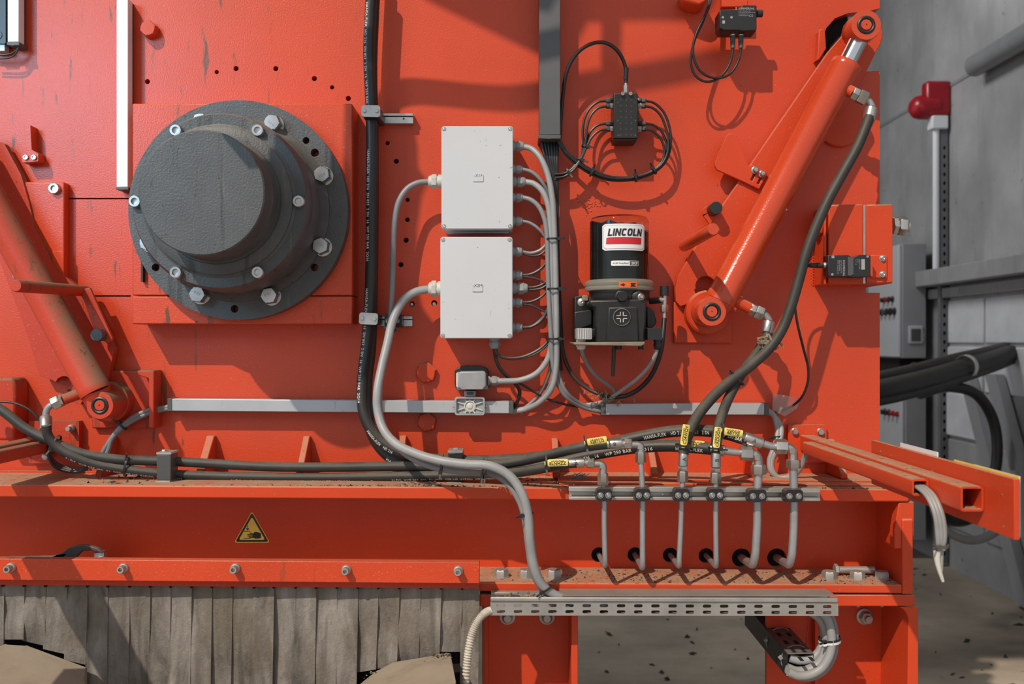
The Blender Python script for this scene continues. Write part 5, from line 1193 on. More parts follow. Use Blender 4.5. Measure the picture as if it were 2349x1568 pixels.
MB().pbox(1336, 677, 1350, 690, .09, .06).build('bracket_lug', M['rust'], t, .002)
MB().lathe(U(1334, 693, .075), Y_, [(RR(9), 0), (RR(9), .002), (RR(6), .003), (RR(6), .012), (RR(3), .013), (0, .010)], 16).build('socket_screw', M['zinc'], t)
hex_bolt(t, U(1426, 680, dF - .003), Y_, RR(13.5, dF), .014, M['black_metal'], rot=.2)
MB().lathe(U(1463, 681, dF - .010), Y_, [(RR(14, dF), -.02), (RR(14, dF), .002), (RR(11, dF), .004)], 20).build('boss', M['black_metal'], t)
MB().lathe(U(1470, 681, dF - .006), Y_, [(RR(8, dF), -.004), (RR(8, dF), .005), (RR(5, dF), .007), (RR(6, dF), .012), (RR(3, dF), .015), (0, .015)], 16).build('grease_nipple', M['zinc'], t)
# round emblem with crossing arrows
eb = MB().lathe(U(1426.5, 727, dF + .006), Y_, [(RR(20, dF), -.002), (RR(20, dF), .0025), (RR(18.5, dF), .0035), (RR(17.5, dF), .001), (0, .001)], 36).build('emblem', M['black_metal'], t)
MB().torus(U(1426.5, 727, dF + .0088), Y_, RR(19.2, dF), .0006, 40, 6).build('emblem_rim', M['zinc_dull'], eb)
m = MB()
for k in range(4):
    for o_ in (-3.2, 3.2):
        pts = [(3.6, o_ - .8), (12, o_ - .8), (12, o_ + .8), (3.6, o_ + .8)]
        m.pprism([tuple(p) for p in rotpts([(1426.5 + x, 727 + y) for x, y in pts], 1426.5, 727, 90 * k)], dF + .0092, dF + .007)
m.build('emblem_arrows', M['gland_pale'], eb)
# electric plugs
g = MB().pprism(rrect(1322, 752, 1358, 778, 3), .182, .13).build('plug', M['gland'], t, .002)
for i in range(5): MB().pbox(1326 + i * 5.5, 753, 1328 + i * 5.5, 777, .1835, .181).build('plug_rib', M['gland_pale'], g)
MB().pbox(1350, 754, 1366, 776, .15, .10).build('plug_base', M['black_metal'], t, .002)
gland(t, U(1333, 777, .158), (0, 0, -1), .0105, .023, M['gland_pale'])
MB().pprism(rrect(1486, 752, 1519, 779, 2), .182, .13).build('plug', M['black_plastic'], t, .002)
MB().pbox(1477, 753, 1489, 777, .15, .10).build('plug_base', M['black_metal'], t, .002)
gland(t, U(1509, 777, .158), (0, 0, -1), .0095, .023, M['black_plastic'])
# outlet tee
q = U(1523, 690, .10)
MB().cyl(U(1490, 690, .09), U(1516, 688, .10), RR(7)).build('outlet_pipe', M['black_metal'], t)
MB().cyl(U(1524, 678, .10), U(1524, 656, .10), RR(10.5), RR(9.5), 18).build('outlet_cap', M['black_plastic'], t)
MB().cyl(U(1524, 700, .10), U(1524, 676, .10), RR(5.5)).build('tee', M['zinc'], t); MB().cyl(U(1513, 687, .10), U(1524, 687, .10), RR(6)).build('tee', M['zinc'], t)
MB().hexh(U(1524, 715, .10), U(1524, 699, .10), RR(8.5), .2).build('union_nut', M['zinc'], t)
MB().cyl(U(1524, 732, .10), U(1524, 714, .10), RR(4)).build('outlet_stem', M['zinc_dull'], t)
MB().tube(PX([(1409, 788), (1408, 810), (1407, 838), (1406, 863)], .11), lambda q: RR(5.2 - 1.2 * q, .1), 10).build('drain_hose', M['cable_dark'], t)
for x in (1420, 1470): MB().cyl(U(x, 788, .12), U(x, 801, .12), RR(6)).build('base_nut', M['black_metal'], t)
pg = 'cables and hose below the lubrication pump'
cable('cable', 'grey cable from the pump plug with ribs down to the knot above the trunking', [(1333, 796, .158), (1337, 812, .152), (1349, 838, .13), (1368, 862, .11), (1390, 879, .09), (1406, 893, .07), (1411, 905, .06), (1406, 914, .05), (1380, 925, .035), (1350, 932, .025)], .05, .0044, M['cable'], pg)
cable('cable', 'grey cable from the black pump plug slanting down to the knot above the trunking', [(1508, 796, .158), (1503, 815, .152), (1487, 842, .13), (1462, 868, .11), (1436, 888, .085), (1413, 904, .065), (1396, 914, .05), (1372, 924, .035), (1345, 928, .025)], .05, .0044, M['cable_pale'], pg)
cable('hose', 'black grease hose from the outlet tee of the pump curving under it', [(1524, 730, .10), (1521, 765, .11), (1517, 800, .115), (1508, 832, .11), (1492, 864, .10), (1468, 890, .085), (1440, 906, .07), (1416, 910, .06), (1395, 910, .05)], .05, .0052, M['black_cable'], pg)
cable('hose', 'brown dusty hose from the knot under the pump up behind the grey harness', [(1430, 909, .06), (1405, 910, .055), (1382, 906, .05), (1350, 892, .04), (1322, 870, .035), (1302, 840, .03), (1290, 800, .03), (1286, 740, .03), (1280, 600, .024)], .05, .0045, M['cable_dark'], pg)
m = MB()
for i in range(40):
    p = U(random.gauss(1390, 22), random.gauss(914, 7), .055 + random.uniform(-.01, .012)); v = Vector((random.uniform(-1, 1), random.uniform(-.5, .5), random.uniform(-1, 1))).normalized() * random.uniform(.002, .009)
    m.obox(p, v, v.cross(Vector((0, 1, 0))).normalized() * .0012, (0, .001, 0))
o = m.build('plant_fibres', M['dirt']); o['kind'] = 'stuff'; o['label'] = 'straw-like dirt fibres caught in the cables under the pump'; o['category'] = 'dirt'
# ================================================================== safety switches
t = thing('safety_switch', 'black safety switch with two connectors below it, hanging at the top of the panel', 'switch', U(1690, 74, .06))
MB().pprism([(1650, 26), (1653, 22), (1700, 20), (1702, 11), (1736, 12), (1736, 66), (1734, 70), (1700, 71), (1697, 69), (1660, 69), (1651, 63)], .098, .05).build('housing', M['black_plastic'], t, .0018)
MB().pprism([(1651, 70), (1734, 70), (1733, 73), (1654, 73)], .09, .05).build('lower_edge', M['black_plastic'], t, .001)
MB().cyl(U(1735, 31, .08), U(1749, 31, .08), RR(8.5, .08), seg=20).build('plunger', M['black_plastic'], t, .001)
for x, y in ((1658, 40), (1678, 40)): MB().lathe(U(x, y, .098), Y_, [(.0028, 0), (.0028, .0005), (.0015, .0006), (0, .0003)], 12).build('screw', M['zinc'], t)
MB().pbox(1657, 47, 1663, 54, .0985, .097).build('mark_square', M['print_dim'], t)
flat_text('lettering', 'SCHMERSAL', M['print_dim'], t, U(1694, 19.5, .0984), (1, 0, 0), (0, 0, 1), .0042, False, .02, 1.1)
flat_text('lettering', 'www.schmersal.com\nK.A. Schmersal GmbH & Co.\nMoeddinghofe 30\n42279 Wuppertal', M['print_dim'], t, U(1694, 25, .0984), (1, 0, 0), (0, 0, 1), .0022, False, .0)
flat_text('lettering', 'CE', M['print_dim'], t, U(1718, 36, .0984), (1, 0, 0), (0, 0, 1), .0050, False, .0, 1.1)
flat_text('lettering', 'S', M['print_dim'], t, U(1687, 19.5, .0984), (1, 0, 0), (0, 0, 1), .0050, False, .03)
for x in (1681, 1699.5):
    c = MB().lathe(U(x, 71, .07), (0, 0, -1), [(RR(5), 0), (RR(6.2), .001), (RR(6.2), .009), (RR(5.4), .011)], 16).build('connector_nut', M['zinc'], t)
    MB().lathe(U(x, 82.5, .07), (0, 0, -1), [(RR(5.8), 0), (RR(5.8), .013), (RR(5.0), .0135), (RR(5.6), .0145), (RR(5.2), .027), (RR(3.5), .029)], 16).build('connector', M['mid_plastic'], t)
sg = 'black leads of the upper switch'
cable('switch_lead', 'black lead from the first switch connector looping up out of the picture', [(1681, 110, .07), (1679, 128, .07), (1671, 152, .07), (1655, 174, .072), (1634, 186, .075), (1614, 186, .078), (1596, 174, .08), (1586, 152, .082), (1586, 125, .085), (1596, 85, .085), (1612, 50, .08), (1624, 15, .07), (1630, -60, .06)], .05, .0028, M['black_cable'], sg)
cable('switch_lead', 'black lead from the second switch connector looping up out of the picture', [(1699, 110, .07), (1697, 128, .07), (1688, 152, .07), (1672, 171, .072), (1650, 179, .078), (1625, 175, .082), (1604, 160, .085), (1592, 134, .088), (1590, 105, .09), (1598, 75, .09), (1614, 42, .085), (1628, 10, .075), (1634, -60, .065)], .05, .0028, M['black_cable'], sg)
# hinge block
t = thing('hinge_block', 'orange-red hinge block with a bare metal strip, nut and bolt at the panel edge', 'hinge', U(1970, 655, .05))
MB().pprism([(1901, 469), (1980, 468), (1980, 651), (1900, 651)], .10, .0).build('block_half', M['paint'], t, .003)
MB().pprism([(1988, 468), (2048, 468), (2048, 650), (1988, 651)], .10, -.10).build('block_half', M['paint'], t, .003)
MB().pprism([(1980, 470), (1988, 470), (1988, 650), (1980, 650)], .095, -.02).build('shim', M['zinc'], t)
a_ = U(1893, 472, .085); b_ = U(1886, 652, .085)
MB().prism([U(1896, 472, .10), U(1896, 652, .10), U(1884, 654, .02), U(1893, 472, .02)], (-.006, 0, 0)).build('cheek_plate', M['paint'], t, .0015)
MB().hexh(U(1884, 522, .05), U(1872, 521, .05), .020, .3).build('bolt_head', M['paint'], t, .001)
MB().hexh(U(2046, 517, .02), U(2059, 517, .02), .021, .2).build('hex_nut', M['zinc'], t, .001); MB().hexh(U(2059, 517, .02), U(2079, 518, .02), .0225, .5).build('hex_nut', M['zinc'], t, .001)
MB().cyl(U(2078, 518, .02), U(2084, 518, .02), .013).build('bolt_end', M['zinc'], t)
t = thing('safety_switch', 'black safety switch lying across the hinge block, lettering turned sideways', 'switch', U(1948, 637, .105))
MB().pprism([(1899, 585), (1945, 584), (1952, 588), (1956, 592), (1962, 588), (1970, 584), (1994, 584), (1998, 588), (1998, 630), (1994, 634), (1955, 636), (1950, 634), (1902, 634), (1899, 630)], .135, .103).build('housing', M['black_plastic'], t, .0015)
MB().pprism([(1945, 588), (1958, 592), (1958, 630), (1945, 632)], .137, .135).build('joint_strip', M['mid_plastic'], t, .0006)
MB().pprism([(1976, 594), (1984, 594), (1984, 618), (1976, 618)], .1355, .1350).build('name_plate', M['print_dim'], t)
for x, y in ((1910, 589), (1909, 629), (1950, 629), (1990, 588)): MB().lathe(U(x, y, .135), Y_, [(.0028, 0), (.0028, .0006), (.0012, .0007), (0, .0003)], 12).build('screw', M['zinc'], t)
MB().pbox(1908, 586, 1914, 592, .1354, .134).build('mark_square', M['print_dim'], t)
flat_text('lettering', 'SCHMERSAL', M['print_dim'], t, U(1936, 596, .1355), (0, 0, -1), (1, 0, 0), .0042, False, .02, 1.1)
flat_text('lettering', 'www.schmersal.com\nSafety Switchgear\n42279 Wuppertal CE', M['print_dim'], t, U(1930, 596, .1355), (0, 0, -1), (1, 0, 0), .0024, False, .0)
flat_text('lettering', 'AZM 24 V DC\nIP 67\n1.1 / 1.2', M['print_dim'], t, U(1972, 594, .1355), (0, 0, -1), (1, 0, 0), .0026, False, .0)
MB().lathe(U(1900, 608, .118), (-1, 0, 0), [(RR(6), 0), (RR(6.5), .003), (RR(6.5), .009), (RR(5), .011)], 14).build('connector_nut', M['zinc_dull'], t)
MB().lathe(U(1888, 608.5, .118), (-1, 0, 0), [(RR(6), 0), (RR(6), .014), (RR(5), .0145), (RR(5.6), .016), (RR(5), .028), (RR(3), .032)], 14).build('connector', M['black_plastic'], t)
t2 = thing('actuator_bracket', 'small orange-red bracket with two screws beside the sideways switch', 'bracket', U(2015, 637, .10))
MB().pprism([(1998, 585), (2035, 585), (2035, 637), (1998, 637)], .106, .10).build('bracket_plate', M['paint'], t2, .0012)
MB().pprism([(1997, 585), (2002, 586), (2002, 634), (1997, 633)], .135, .104).build('bracket_flange', M['paint'], t2, .001)
for x, y in ((2024, 592), (2024, 628.5)): MB().lathe(U(x, y, .106), Y_, [(.0070, 0), (.0070, .001), (.0050, .0015), (.0048, .006), (.0030, .0068), (0, .005)], 16).build('screw', M['zinc'], t2)
cable('switch_lead', 'thin black lead from the sideways switch hanging down to the trunking end', [(1862, 609, .118), (1845, 613, .115), (1833, 626, .11), (1827, 650, .10), (1823, 690, .09), (1829, 740, .08), (1842, 795, .07), (1854, 845, .06), (1852, 880, .05), (1838, 912, .035), (1815, 932, .02), (1785, 943, .012), (1762, 945, .012)], .05, .0028, M['black_cable'])
o = MB().pprism([(1773, 902), (1835, 912), (1830, 935), (1800, 955), (1772, 940)], .024, .0236).build('tape_strip', M['film']); tag(o, 'clear tape strip holding the thin lead beside the trunking end', 'tape')
# ================================================================== square tube arm with side plate
t = thing('cable_outrigger', 'orange-red arm of two square tubes and a side plate reaching toward the viewer', 'outrigger', (.665, -.02, CZ - .25))
def sq(name, x0, x1, z0, z1, d0, d1, th=.003):
    o = [(x0, -d1, z0), (x1, -d1, z0), (x1, -d1, z1), (x0, -d1, z1)]; r_ = .004
    def rr_(x0, x1, z0, z1, r):
        out = []
        for cx_, cz_, a0 in ((x1 - r, z1 - r, 0), (x0 + r, z1 - r, 90), (x0 + r, z0 + r, 180), (x1 - r, z0 + r, 270)):
            for i in range(4):
                an = math.radians(a0 + 30 * i); out.append((cx_ + r * math.cos(an), -d1, cz_ + r * math.sin(an)))
        return out
    return MB().plate(rr_(x0, x1, z0, z1, r_), [rr_(x0 + th, x1 - th, z0 + th, z1 - th, r_ * .5)], (0, d1 - d0, 0)).build(name, M['paint'], t)
sq('square_tube', .6300, .6560, CZ - .2420, CZ - .2160, .12, .69)
sq('square_tube', .6570, .6905, CZ - .2480, CZ - .2115, .016, .796)
MB().box(.6915, .7000, -.879, -.354, CZ - .2726, CZ - .1885).build('side_plate', M['paint'], t, .001)
MB().pprism(rrect(1808, 974, 1896, 1060, 3), .014, 0).build('base_plate', M['paint'], t, .002)
for x, y in ((1823, 989), (1882, 990)): hex_bolt(t, U(x, y, .014), Y_, .0075, .008, M['zinc'])
for yy_, zz_ in ((-.40, -.205), (-.45, -.2065), (-.62, -.2125), (-.845, -.2155), (-.85, -.260)): MB().lathe((.6916, yy_, CZ + zz_), (-1, 0, 0), [(.0016, 0), (.0016, .0008), (0, .001)], 8).build('rivet', M['zinc'], t)
MB().box(.7003, .7025, -.62, -.47, CZ - .20, CZ - .1815).build('sign_edge', M['label_white'], t)
MB().box(.7003, .7025, -.874, -.68, CZ - .25, CZ - .1862).build('sign_edge', M['yellow'], t)
MB().box(.7027, .7040, -.872, -.74, CZ - .27, CZ - .1860).build('sign_board', M['label_white'], t)
for i in range(3):
    off = i * .005
    pp = [(.639 + off, -.60, CZ - .228), (.640 + off, -.69, CZ - .230), (.642 + off, -.72, CZ - .240), (.646 + off, -.735, CZ - .262), (.650 + off, -.735, CZ - .290), (.654 + off * .6, -.73, CZ - .318)] + ([(.656, -.73, CZ - .350)] if i == 1 else [])
    o = MB().tube(pp, .0045 if i else .0038, 10).build('tube_cable', M['cable_pale']); tag(o, 'pale grey cable hanging out of the shorter square tube, %s' % ['the thin one', 'the longest one', 'the plain short one'][i], 'cable', 'cables out of the square tube')
o = zip_tie(None, (.657, -.733, CZ - .312), (.1, 0, -1), .010, .009, M['mid_plastic'], .005, 'cable_tie'); tag(o, 'dark band round the cables hanging out of the square tube', 'cable tie')
o = MB().tube([(.649, -.735, CZ - .318), (.650, -.735, CZ - .335), (.654, -.735, CZ - .352), (.659, -.734, CZ - .366)], lambda q: .0055 * (1 - .6 * q), 10).build('cable_stub', M['gland_pale']); tag(o, 'cut pale cable end with a knot below the dark band', 'cable')
# grimy arm at the other side
t = thing('cable_outrigger', 'grimy orange-red arm of two square tubes beside the dirty cylinder', 'outrigger', (-1.05, -.02, CZ - .25))
sq('square_tube', -1.075, -1.040, CZ - .2480, CZ - .2115, .016, .796); sq('square_tube', -1.039, -1.013, CZ - .2420, CZ - .2160, .05, .69)
MB().box(-1.085, -1.0765, -.879, -.354, CZ - .2726, CZ - .1885).build('side_plate', M['paint_dirty'], t, .001)
for o in t.children: o.data.materials[0] = M['paint_dirty']
MB().pprism(rrect(66, 965, 181, 1062, 3), .02, 0).build('base_plate', M['paint_dirty'], t, .002)
MB().lathe(U(165, 981, .02), Y_, [(.0085, 0), (.0085, .006), (.0070, .010), (.0055, .011), (.005, .022), (0, .022)], 18).build('bolt_end', M['zinc_dull'], t)
MB().lathe(U(103, 1047, .05), Y_, [(.0075, -.03), (.0075, .0), (.005, .001), (0, .001)], 12).build('bolt_end', M['zinc'], t)
# ================================================================== hand-crush warning sign
t = thing('warning_sign', 'yellow triangular hand-crush warning sticker on the beam', 'sign', U(578, 1243, .061))
def tri(sc, d0, d1, mat, name, p=None):
    cx_, cy_ = 578, 1219.5
    base = [(578, 1172), (619, 1244), (537, 1244)]
    pts = [(cx_ + (x - cx_) * sc, cy_ + (y - cy_) * sc) for x, y in base]; out = []
    for i in range(3):
        p0, p1, p2 = pts[i - 1], pts[i], pts[(i + 1) % 3]; q = .055 * sc ** -1
        out += [(p1[0] + (p0[0] - p1[0]) * q, p1[1] + (p0[1] - p1[1]) * q), (p1[0] + (p0[0] - p1[0]) * q * .3 + (p2[0] - p1[0]) * q * .3, p1[1] + (p0[1] - p1[1]) * q * .3 + (p2[1] - p1[1]) * q * .3), (p1[0] + (p2[0] - p1[0]) * q, p1[1] + (p2[1] - p1[1]) * q)]
    return MB().pprism(out, d0, d1).build(name, M[mat], p or t)
tri(1, .0608, .06, 'yellow', 'sticker'); tri(.93, .0611, .0605, 'ink', 'black_border'); tri(.74, .0614, .0608, 'yellow', 'yellow_field')
def ic(pts): return MB().pprism([(560 + x, 1200 + y) for x, y in pts], .0617, .0612)
pic = ic([(21, 23), (24, 19.5), (28, 19), (37, 22), (38.5, 24), (38.5, 33), (36, 34.5), (26, 35), (22, 33), (11, 32.5), (10, 31.5), (11, 30.5), (20, 30.5), (20, 30), (8, 29.6), (7, 28.5), (8, 27.5), (20, 27.6), (20, 27), (8, 26.4), (7, 25.3), (8, 24.3), (20, 24.6), (20, 23.9), (13, 23), (12.5, 21.8), (14, 21)])
pic.build('hand_pictogram', M['ink'], t)
ic([(-1, 17.5), (14, 17), (14, 18.3), (-1, 18.8)]).build('plate_line', M['ink'], t); ic([(-1, 34), (15, 33.5), (15, 34.8), (-1, 35.2)]).build('plate_line', M['ink'], t)
ic([(7.3, 4), (8.7, 4), (8.7, 12), (11.5, 10.4), (11.5, 12.2), (8, 16), (4.5, 12.2), (4.5, 10.4), (7.3, 12)]).build('arrow', M['ink'], t)
# ================================================================== wrench and loose bolts
t = thing('wrench', 'dark open-ended wrench lying behind the clamping bar', 'wrench', U(100, 1285, .15))
MB().pprism([(-60, 1279), (120, 1275), (140, 1268), (155, 1256), (175, 1250), (200, 1250), (222, 1256), (236, 1268), (226, 1267), (208, 1262), (188, 1264), (176, 1276), (168, 1296), (150, 1300), (-60, 1296)], .17, .158).build('wrench_body', M['mid_plastic'], t, .002)
t = thing('loose_nut', 'bright loose hex nut beside the wrench jaw behind the clamping bar', 'nut', U(231, 1285, .15))
MB().hexh(U(220, 1276, .15), U(242, 1271, .15), RR(11, .15), .2).build('nut_body', M['zinc'], t)
t = thing('loose_bolt', 'loose steel bolt lying on the dusty lower ledge among upright bolt heads', 'bolt', U(1960, 1318, .13))
za = zl + .009
p0 = U(1914, 1308, .12); p1 = U(2005, 1311, .12); p0.z = p1.z = zl - .0054 * p0.x + .012
MB().hexh(p0, p0 + Vector((.008, 0, 0)), .013, .2).build('bolt_head', M['zinc_dull'], t); MB().cyl(p0 + Vector((.007, 0, 0)), p1, .0078, seg=16).build('shank', M['zinc_dull'], t)
# ================================================================== guards at the chute mouth
t = thing('chute_guard', 'dusty sheet metal guard poking out under the rubber strips near the corrugated conduit', 'guard', U(920, 1560, .25))
tp_ = [U(826, 1568, .235), U(862, 1538, .235), U(900, 1516, .235), U(1034, 1496, .235), U(1046, 1560, .44), U(1030, 1600, .46), U(760, 1640, .46)]
MB().prism(tp_, (0, 0, -.20)).build('guard_plate', M['rust'], t, .003)
t = thing('chute_guard', 'dusty dark guard poking out under the shorter rubber strips at the picture edge', 'guard', U(60, 1560, .25))
tp_ = [U(-60, 1500, .24), U(14, 1473, .24), U(60, 1476, .24), U(200, 1530, .24), U(196, 1560, .36), U(100, 1600, .44), U(-80, 1590, .44)]
MB().prism(tp_, (0, 0, -.20)).build('guard_plate', M['rust'], t, .004)
# ================================================================== dirt
def litter(name, label, n, fn, mats, smin, smax):
    for mi, mat in enumerate(mats):
        m = MB()
        for i in range(n):
            p = Vector(fn()); s_ = random.uniform(smin, smax)
            a_ = random.uniform(0, 6.28); v = Vector((math.cos(a_), math.sin(a_), random.uniform(-.2, .4))); w_ = Vector((-math.sin(a_), math.cos(a_), random.uniform(-.2, .3)))
            el = random.uniform(.3, 2.2)
            vs = [m.bm.verts.new(p + q) for q in (v * s_ * el, w_ * s_ * .5, -v * s_ * el * .8, -w_ * s_ * .6, Vector((0, 0, s_ * random.uniform(.3, .9))))]
            for a, b in ((0, 1), (1, 2), (2, 3), (3, 0)): m.face([vs[a], vs[b], vs[4]])
            m.face([vs[3], vs[2], vs[1], vs[0]])
        o = m.build(name, mat); o['kind'] = 'stuff'; o['label'] = label + [' in pale crumbs', ' in dark crumbs'][mi]; o['category'] = 'dirt'
def on_top():
    cl = random.choice([(-.83, .11, .05), (-.20, .12, .05), (.12, .10, .09), (.24, .09, .06), (.40, .1, .12), (.62, .06, .10), (.5, .3, .2), (-.25, .4, .2)])
    x = random.gauss(cl[0], cl[2] * .8); x = max(-1.15, min(.79, x)); y = -min(.19, max(.01, abs(random.gauss(cl[1], .045)))); return (x, y, CZ - .3031 - .0054 * x)
litter('dirt', 'crumbly dirt and straw on the upper ledge of the beam', 420, on_top, [M['dirt'], M['dirt_dark']], .0015, .0055)
def on_low():
    x = random.choice([random.uniform(-.02, .78), random.gauss(.25, .1), random.gauss(.7, .06)]); x = max(-.05, min(.80, x)); return (x, -random.uniform(.085, .195), zl - .0054 * x)
litter('dirt', 'crumbly dirt on the lower ledge of the beam under the pipes', 260, on_low, [M['dirt'], M['dirt_dark']], .0012, .004)
def on_tray():
    x = random.gauss(.09, .06); return (max(-.03, x), -random.uniform(.21, .258), CZ - .522 + random.uniform(-.004, .004))
litter('dirt', 'dirt heaped in the tray round the grey cables', 160, on_tray, [M['dirt']], .002, .006)
def guard():
    q = random.random(); a_ = U(850, 1545, .24); b_ = U(1030, 1497, .24); p = a_.lerp(b_, q); return p + Vector((random.gauss(0, .006), -abs(random.gauss(0, .02)), .001))
litter('dirt', 'dirt along the strip ends on the dusty guard', 90, guard, [M['dirt'], M['dirt_dark']], .0015, .005)
def onfloor(): return (random.uniform(.1, 2.6), random.uniform(.8, 5), .001)
litter('dirt', 'crumbs scattered on the concrete floor', 260, onfloor, [M['dirt_dark']], .006, .022)
m = MB()
for i in range(40):
    p = U(1328 + random.gauss(0, 9), 1093, .11); p.z = zt - .0054 * p.x + random.uniform(.002, .016); a_ = random.gauss(0, .4)
    m.obox(p, Vector((math.cos(a_), random.uniform(-.3, .3), math.sin(a_))) * random.uniform(.006, .014), (0, .0006, 0), (0, 0, .0006))
o = m.build('fibre_tuft', M['cable']); tag(o, 'tuft of pale grey fibres on the ledge under the lowest elbow', 'fibre')
# ================================================================== background along the wall
def W(px, py, x=WX):      # a point of the side wall seen at px, py
    dist = x * 2200 / (px - CX); return Vector((x, dist - D, CZ + (CY - py) / 2200 * dist))
t = thing('alarm_lamp', 'red signal lamp with round lens at the top of a white conduit on the wall', 'lamp', W(2180, 265))
p = W(2180, 225)
MB().box(WX - .155, WX - .0, p.y - .02, p.y + .075, CZ + 1.405, CZ + 1.625).build('housing', M['red_lamp'], t, .02)
MB().lathe((WX - .075, p.y + .045, CZ + 1.47), (-1, -.05, 0), [(.075, 0), (.075, .10), (.066, .13), (.04, .155), (0, .16)], 24).build('lens', M['red_lamp'], t)
t = thing('wall_conduit', 'white conduit running down the concrete wall from the red lamp', 'conduit', (WX - .075, p.y + .02, CZ + .45))
MB().cyl((WX - .08, p.y + .02, CZ + .45), (WX - .08, p.y + .02, CZ + 1.36), .020, seg=16).build('pipe', M['white_pipe'], t)
MB().box(WX - .12, WX - .02, p.y - .02, p.y + .06, CZ + 1.325, CZ + 1.407).build('coupling', M['white_pipe'], t, .006)
# perforated upright
t = thing('perforated_upright', 'dark perforated steel upright along the wall behind the cabinets', 'post', (WX - .06, 3.75, 0))
u0 = 3.78
hl = []
MB().plate([(WX - .055, u0, .02), (WX - .012, u0, .02), (WX - .012, u0, CZ + 1.33), (WX - .055, u0, CZ + 1.33)],
           [[(WX - .033 + .009 * math.cos(q * PI / 4), u0, z + .014 * math.sin(q * PI / 4)) for q in range(8)] for z in [.08 + .055 * i for i in range(47)]], (0, .004, 0)).build('rail', M['upright'], t)
MB().box(WX - .055, WX - .012, u0 + .03, u0 + .034, .02, CZ + 1.33).build('rail_back', M['inside'], t)
MB().box(WX - .058, WX - .054, u0, u0 + .04, .02, CZ + 1.33).build('rail_side', M['upright'], t)
def cabinet(label, xf, y0, dep, z0, z1, buttons, upper):
    t = thing('control_cabinet', label, 'cabinet', ((xf + WX) / 2, y0 + dep / 2, z0))
    MB().box(xf + .02, WX - .06, y0, y0 + dep, z0, z1).build('carcass', M['cabinet_side'], t, .006)
    MB().box(xf, xf + .018, y0 + .012, y0 + dep - .012, z0 + .008, z1 - .008).build('door', M['cabinet'], t, .004)
    for (yy_, zz_, r_, mt) in buttons:
        b = MB().lathe((xf, y0 + yy_, zz_), (-1, 0, 0), [(r_ * 1.3, 0), (r_ * 1.3, .006), (r_, .008), (r_, .028), (0, .03)], 14).build('push_button', M[mt], t)
    return t
y0 = 3.98
t = cabinet('upper light grey control cabinet on the wall with a square vent on its side', 2.495, y0, .55, CZ - .105, CZ + .635, [(.10, CZ + .28, .016, 'black_plastic'), (.17, CZ + .28, .016, 'red_lamp'), (.24, CZ + .28, .016, 'black_plastic'), (.07, CZ + .20, .02, 'black_plastic'), (.14, CZ + .20, .02, 'black_plastic'), (.21, CZ + .20, .02, 'mid_plastic'), (.28, CZ + .20, .02, 'black_plastic')], True)
MB().box(2.60, 2.66, y0 - .006, y0, CZ - .0, CZ + .06).build('vent_grille', M['cabinet_side'], t, .004)
v = MB().box(2.553, 2.644, y0 - .010, y0 + .001, CZ - .01, CZ + .105).build('vent_frame', M['cabinet'], t, .004)
MB().box(2.568, 2.629, y0 - .013, y0 - .009, CZ + .005, CZ + .085).build('vent_mesh', M['mid_plastic'], v)
t = cabinet('lower light grey control cabinet standing under the upper one', 2.515, y0, .55, .12, CZ - .20, [(.05, CZ - .31, .02, 'red_lamp'), (.07, CZ - .47, .015, 'red_lamp'), (.14, CZ - .47, .015, 'red_lamp'), (.21, CZ - .47, .018, 'black_plastic'), (.28, CZ - .47, .018, 'black_plastic'), (.10, CZ - .80, .02, 'black_plastic')], False)
MB().box(2.5125, 2.5152, y0 + .07, y0 + .12, CZ - .30, CZ - .24).build('red_plate', M['red_lamp'], t)
t = thing('cable_shelf', 'dark gap with a heap of cables between the two control cabinets', 'shelf', (2.6, y0 + .2, CZ - .2))
MB().box(2.53, WX - .06, y0 + .08, y0 + .5, CZ - .20, CZ - .105).build('shelf_box', M['inside'], t)
m = MB()
for i in range(9): m.tube([(2.54 + .01 * i, y0 + .03, CZ - .185 + .006 * (i % 4)), (2.60, y0 + .02 + .004 * i, CZ - .135 - .006 * (i % 3)), (2.66, y0 + .03, CZ - .18 + .004 * i)], .006, 6, 5)
m.build('cable_heap', M['mid_plastic'], t)['kind'] = 'stuff'
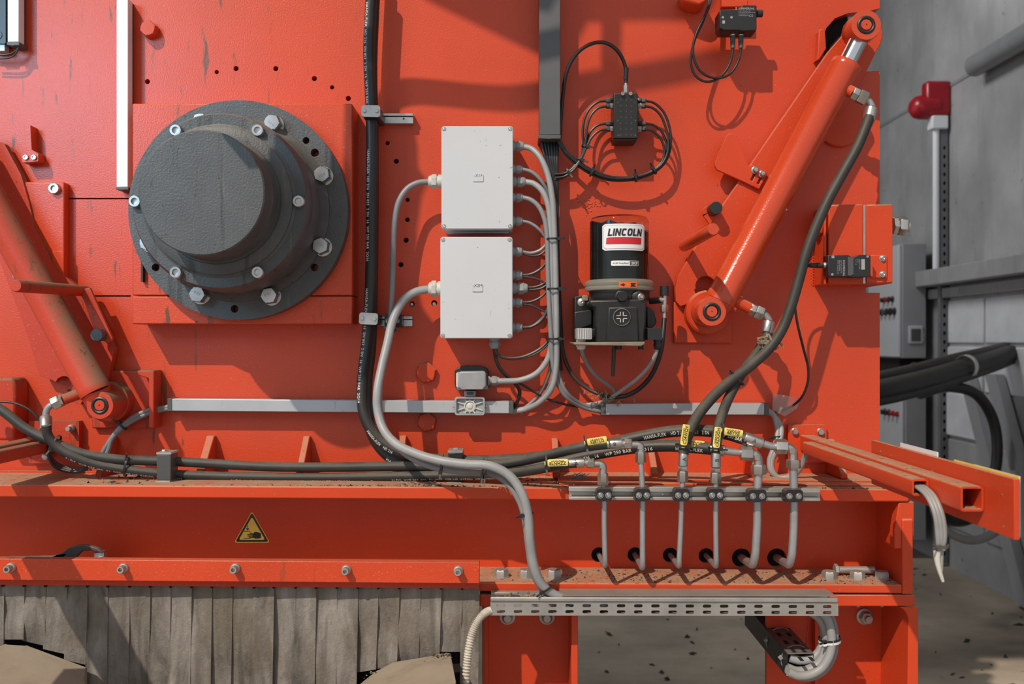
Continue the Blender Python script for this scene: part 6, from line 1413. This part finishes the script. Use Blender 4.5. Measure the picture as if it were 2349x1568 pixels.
# thick hose bundle from the wall to behind the machine
def bgp(pts): return [Vector((x, y, CZ + z)) for x, y, z in pts]
for i, (dz, dy, r_) in enumerate(((0, 0, .050), (.045, .10, .034), (-.048, -.03, .022))):
    o = MB().tube(bgp([(1.30, 2.2 + dy, -.24 + dz), (1.62, 2.25 + dy, -.235 + dz), (2.0, 2.5 + dy, -.19 + dz), (2.35, 2.75 + dy, -.13 + dz * .9), (2.58, 2.92 + dy * .7, -.092 + dz * .8), (2.714, 3.02 + dy * .6, -.065 + dz * .7)]), r_, 14).build('supply_hose', M['bg_hose'])
    tag(o, ['thickest dark supply hose of the bundle coming out of the wall', 'thinner dark supply hose on top of the thick one from the wall', 'thin dark hose hanging under the bundle from the wall'][i], 'hose', 'dark supply hoses from the wall')
zip_tie(None, Vector((2.33, 2.72, CZ - .125)), (.75, .5, .12), .058, .058, M['gland_pale'], .03, 'cable_tie', tail=False)
tag(bpy.context.scene.collection.objects[-1], 'pale tape band round the thick dark hose bundle', 'cable tie')
o = MB().tube(bgp([(2.05, 2.62, -.26), (2.25, 2.75, -.23), (2.45, 2.85, -.28), (2.56, 2.90, -.42), (2.58, 2.90, -.60), (2.52, 2.86, -.78), (2.38, 2.75, -.90), (2.22, 2.65, -.90), (2.12, 2.58, -.80), (2.10, 2.55, -.68)]), .028, 14).build('supply_hose', M['bg_hose']); tag(o, 'dark hose arching from the bundle down to the floor behind the side plate', 'hose', 'dark supply hoses from the wall')
o = MB().tube(bgp([(1.95, 2.2, -.60), (1.93, 2.2, -.72), (2.0, 2.25, -.86), (2.15, 2.3, -.93), (2.30, 2.36, -.90), (2.40, 2.40, -.78), (2.42, 2.42, -.62)]), .020, 12).build('looped_cable', M['cable']); tag(o, 'grey cable loop lying low behind the hanging cables', 'cable')
for i, (ya, yb) in enumerate(((3.52, 2.86), (3.20, 2.55))):
    o = MB().prism([(WX - .02, ya, CZ - .18), (WX - .02, ya - .12, CZ - .18), (WX - .02, yb - .12, .02), (WX - .02, yb, .02)], (-.05, 0, 0)).build('wall_strut', M['cabinet_side']); tag(o, 'grey slanting steel strut against the wall, %s' % ['the one nearer the cabinets', 'the one farther from the cabinets'][i], 'strut')
t = thing('tube_light', 'clear tube light fitting high on the concrete wall', 'light', (WX - .06, 2.9, CZ + 1.6))
a_ = Vector((WX - .07, 3.32, CZ + 1.585)); b_ = Vector((WX - .07, 2.2, CZ + 1.585))
MB().cyl(a_, b_, .062, seg=24).build('diffuser', M['tube_grey'], t, .01); MB().cyl(a_ + Vector((0, -.03, 0)), b_, .016, seg=12).build('lamp_tube', M['cabinet'], t)
MB().box(WX - .03, WX, 2.4, 3.28, CZ + 1.55, CZ + 1.62).build('mounting_rail', M['cabinet_side'], t)
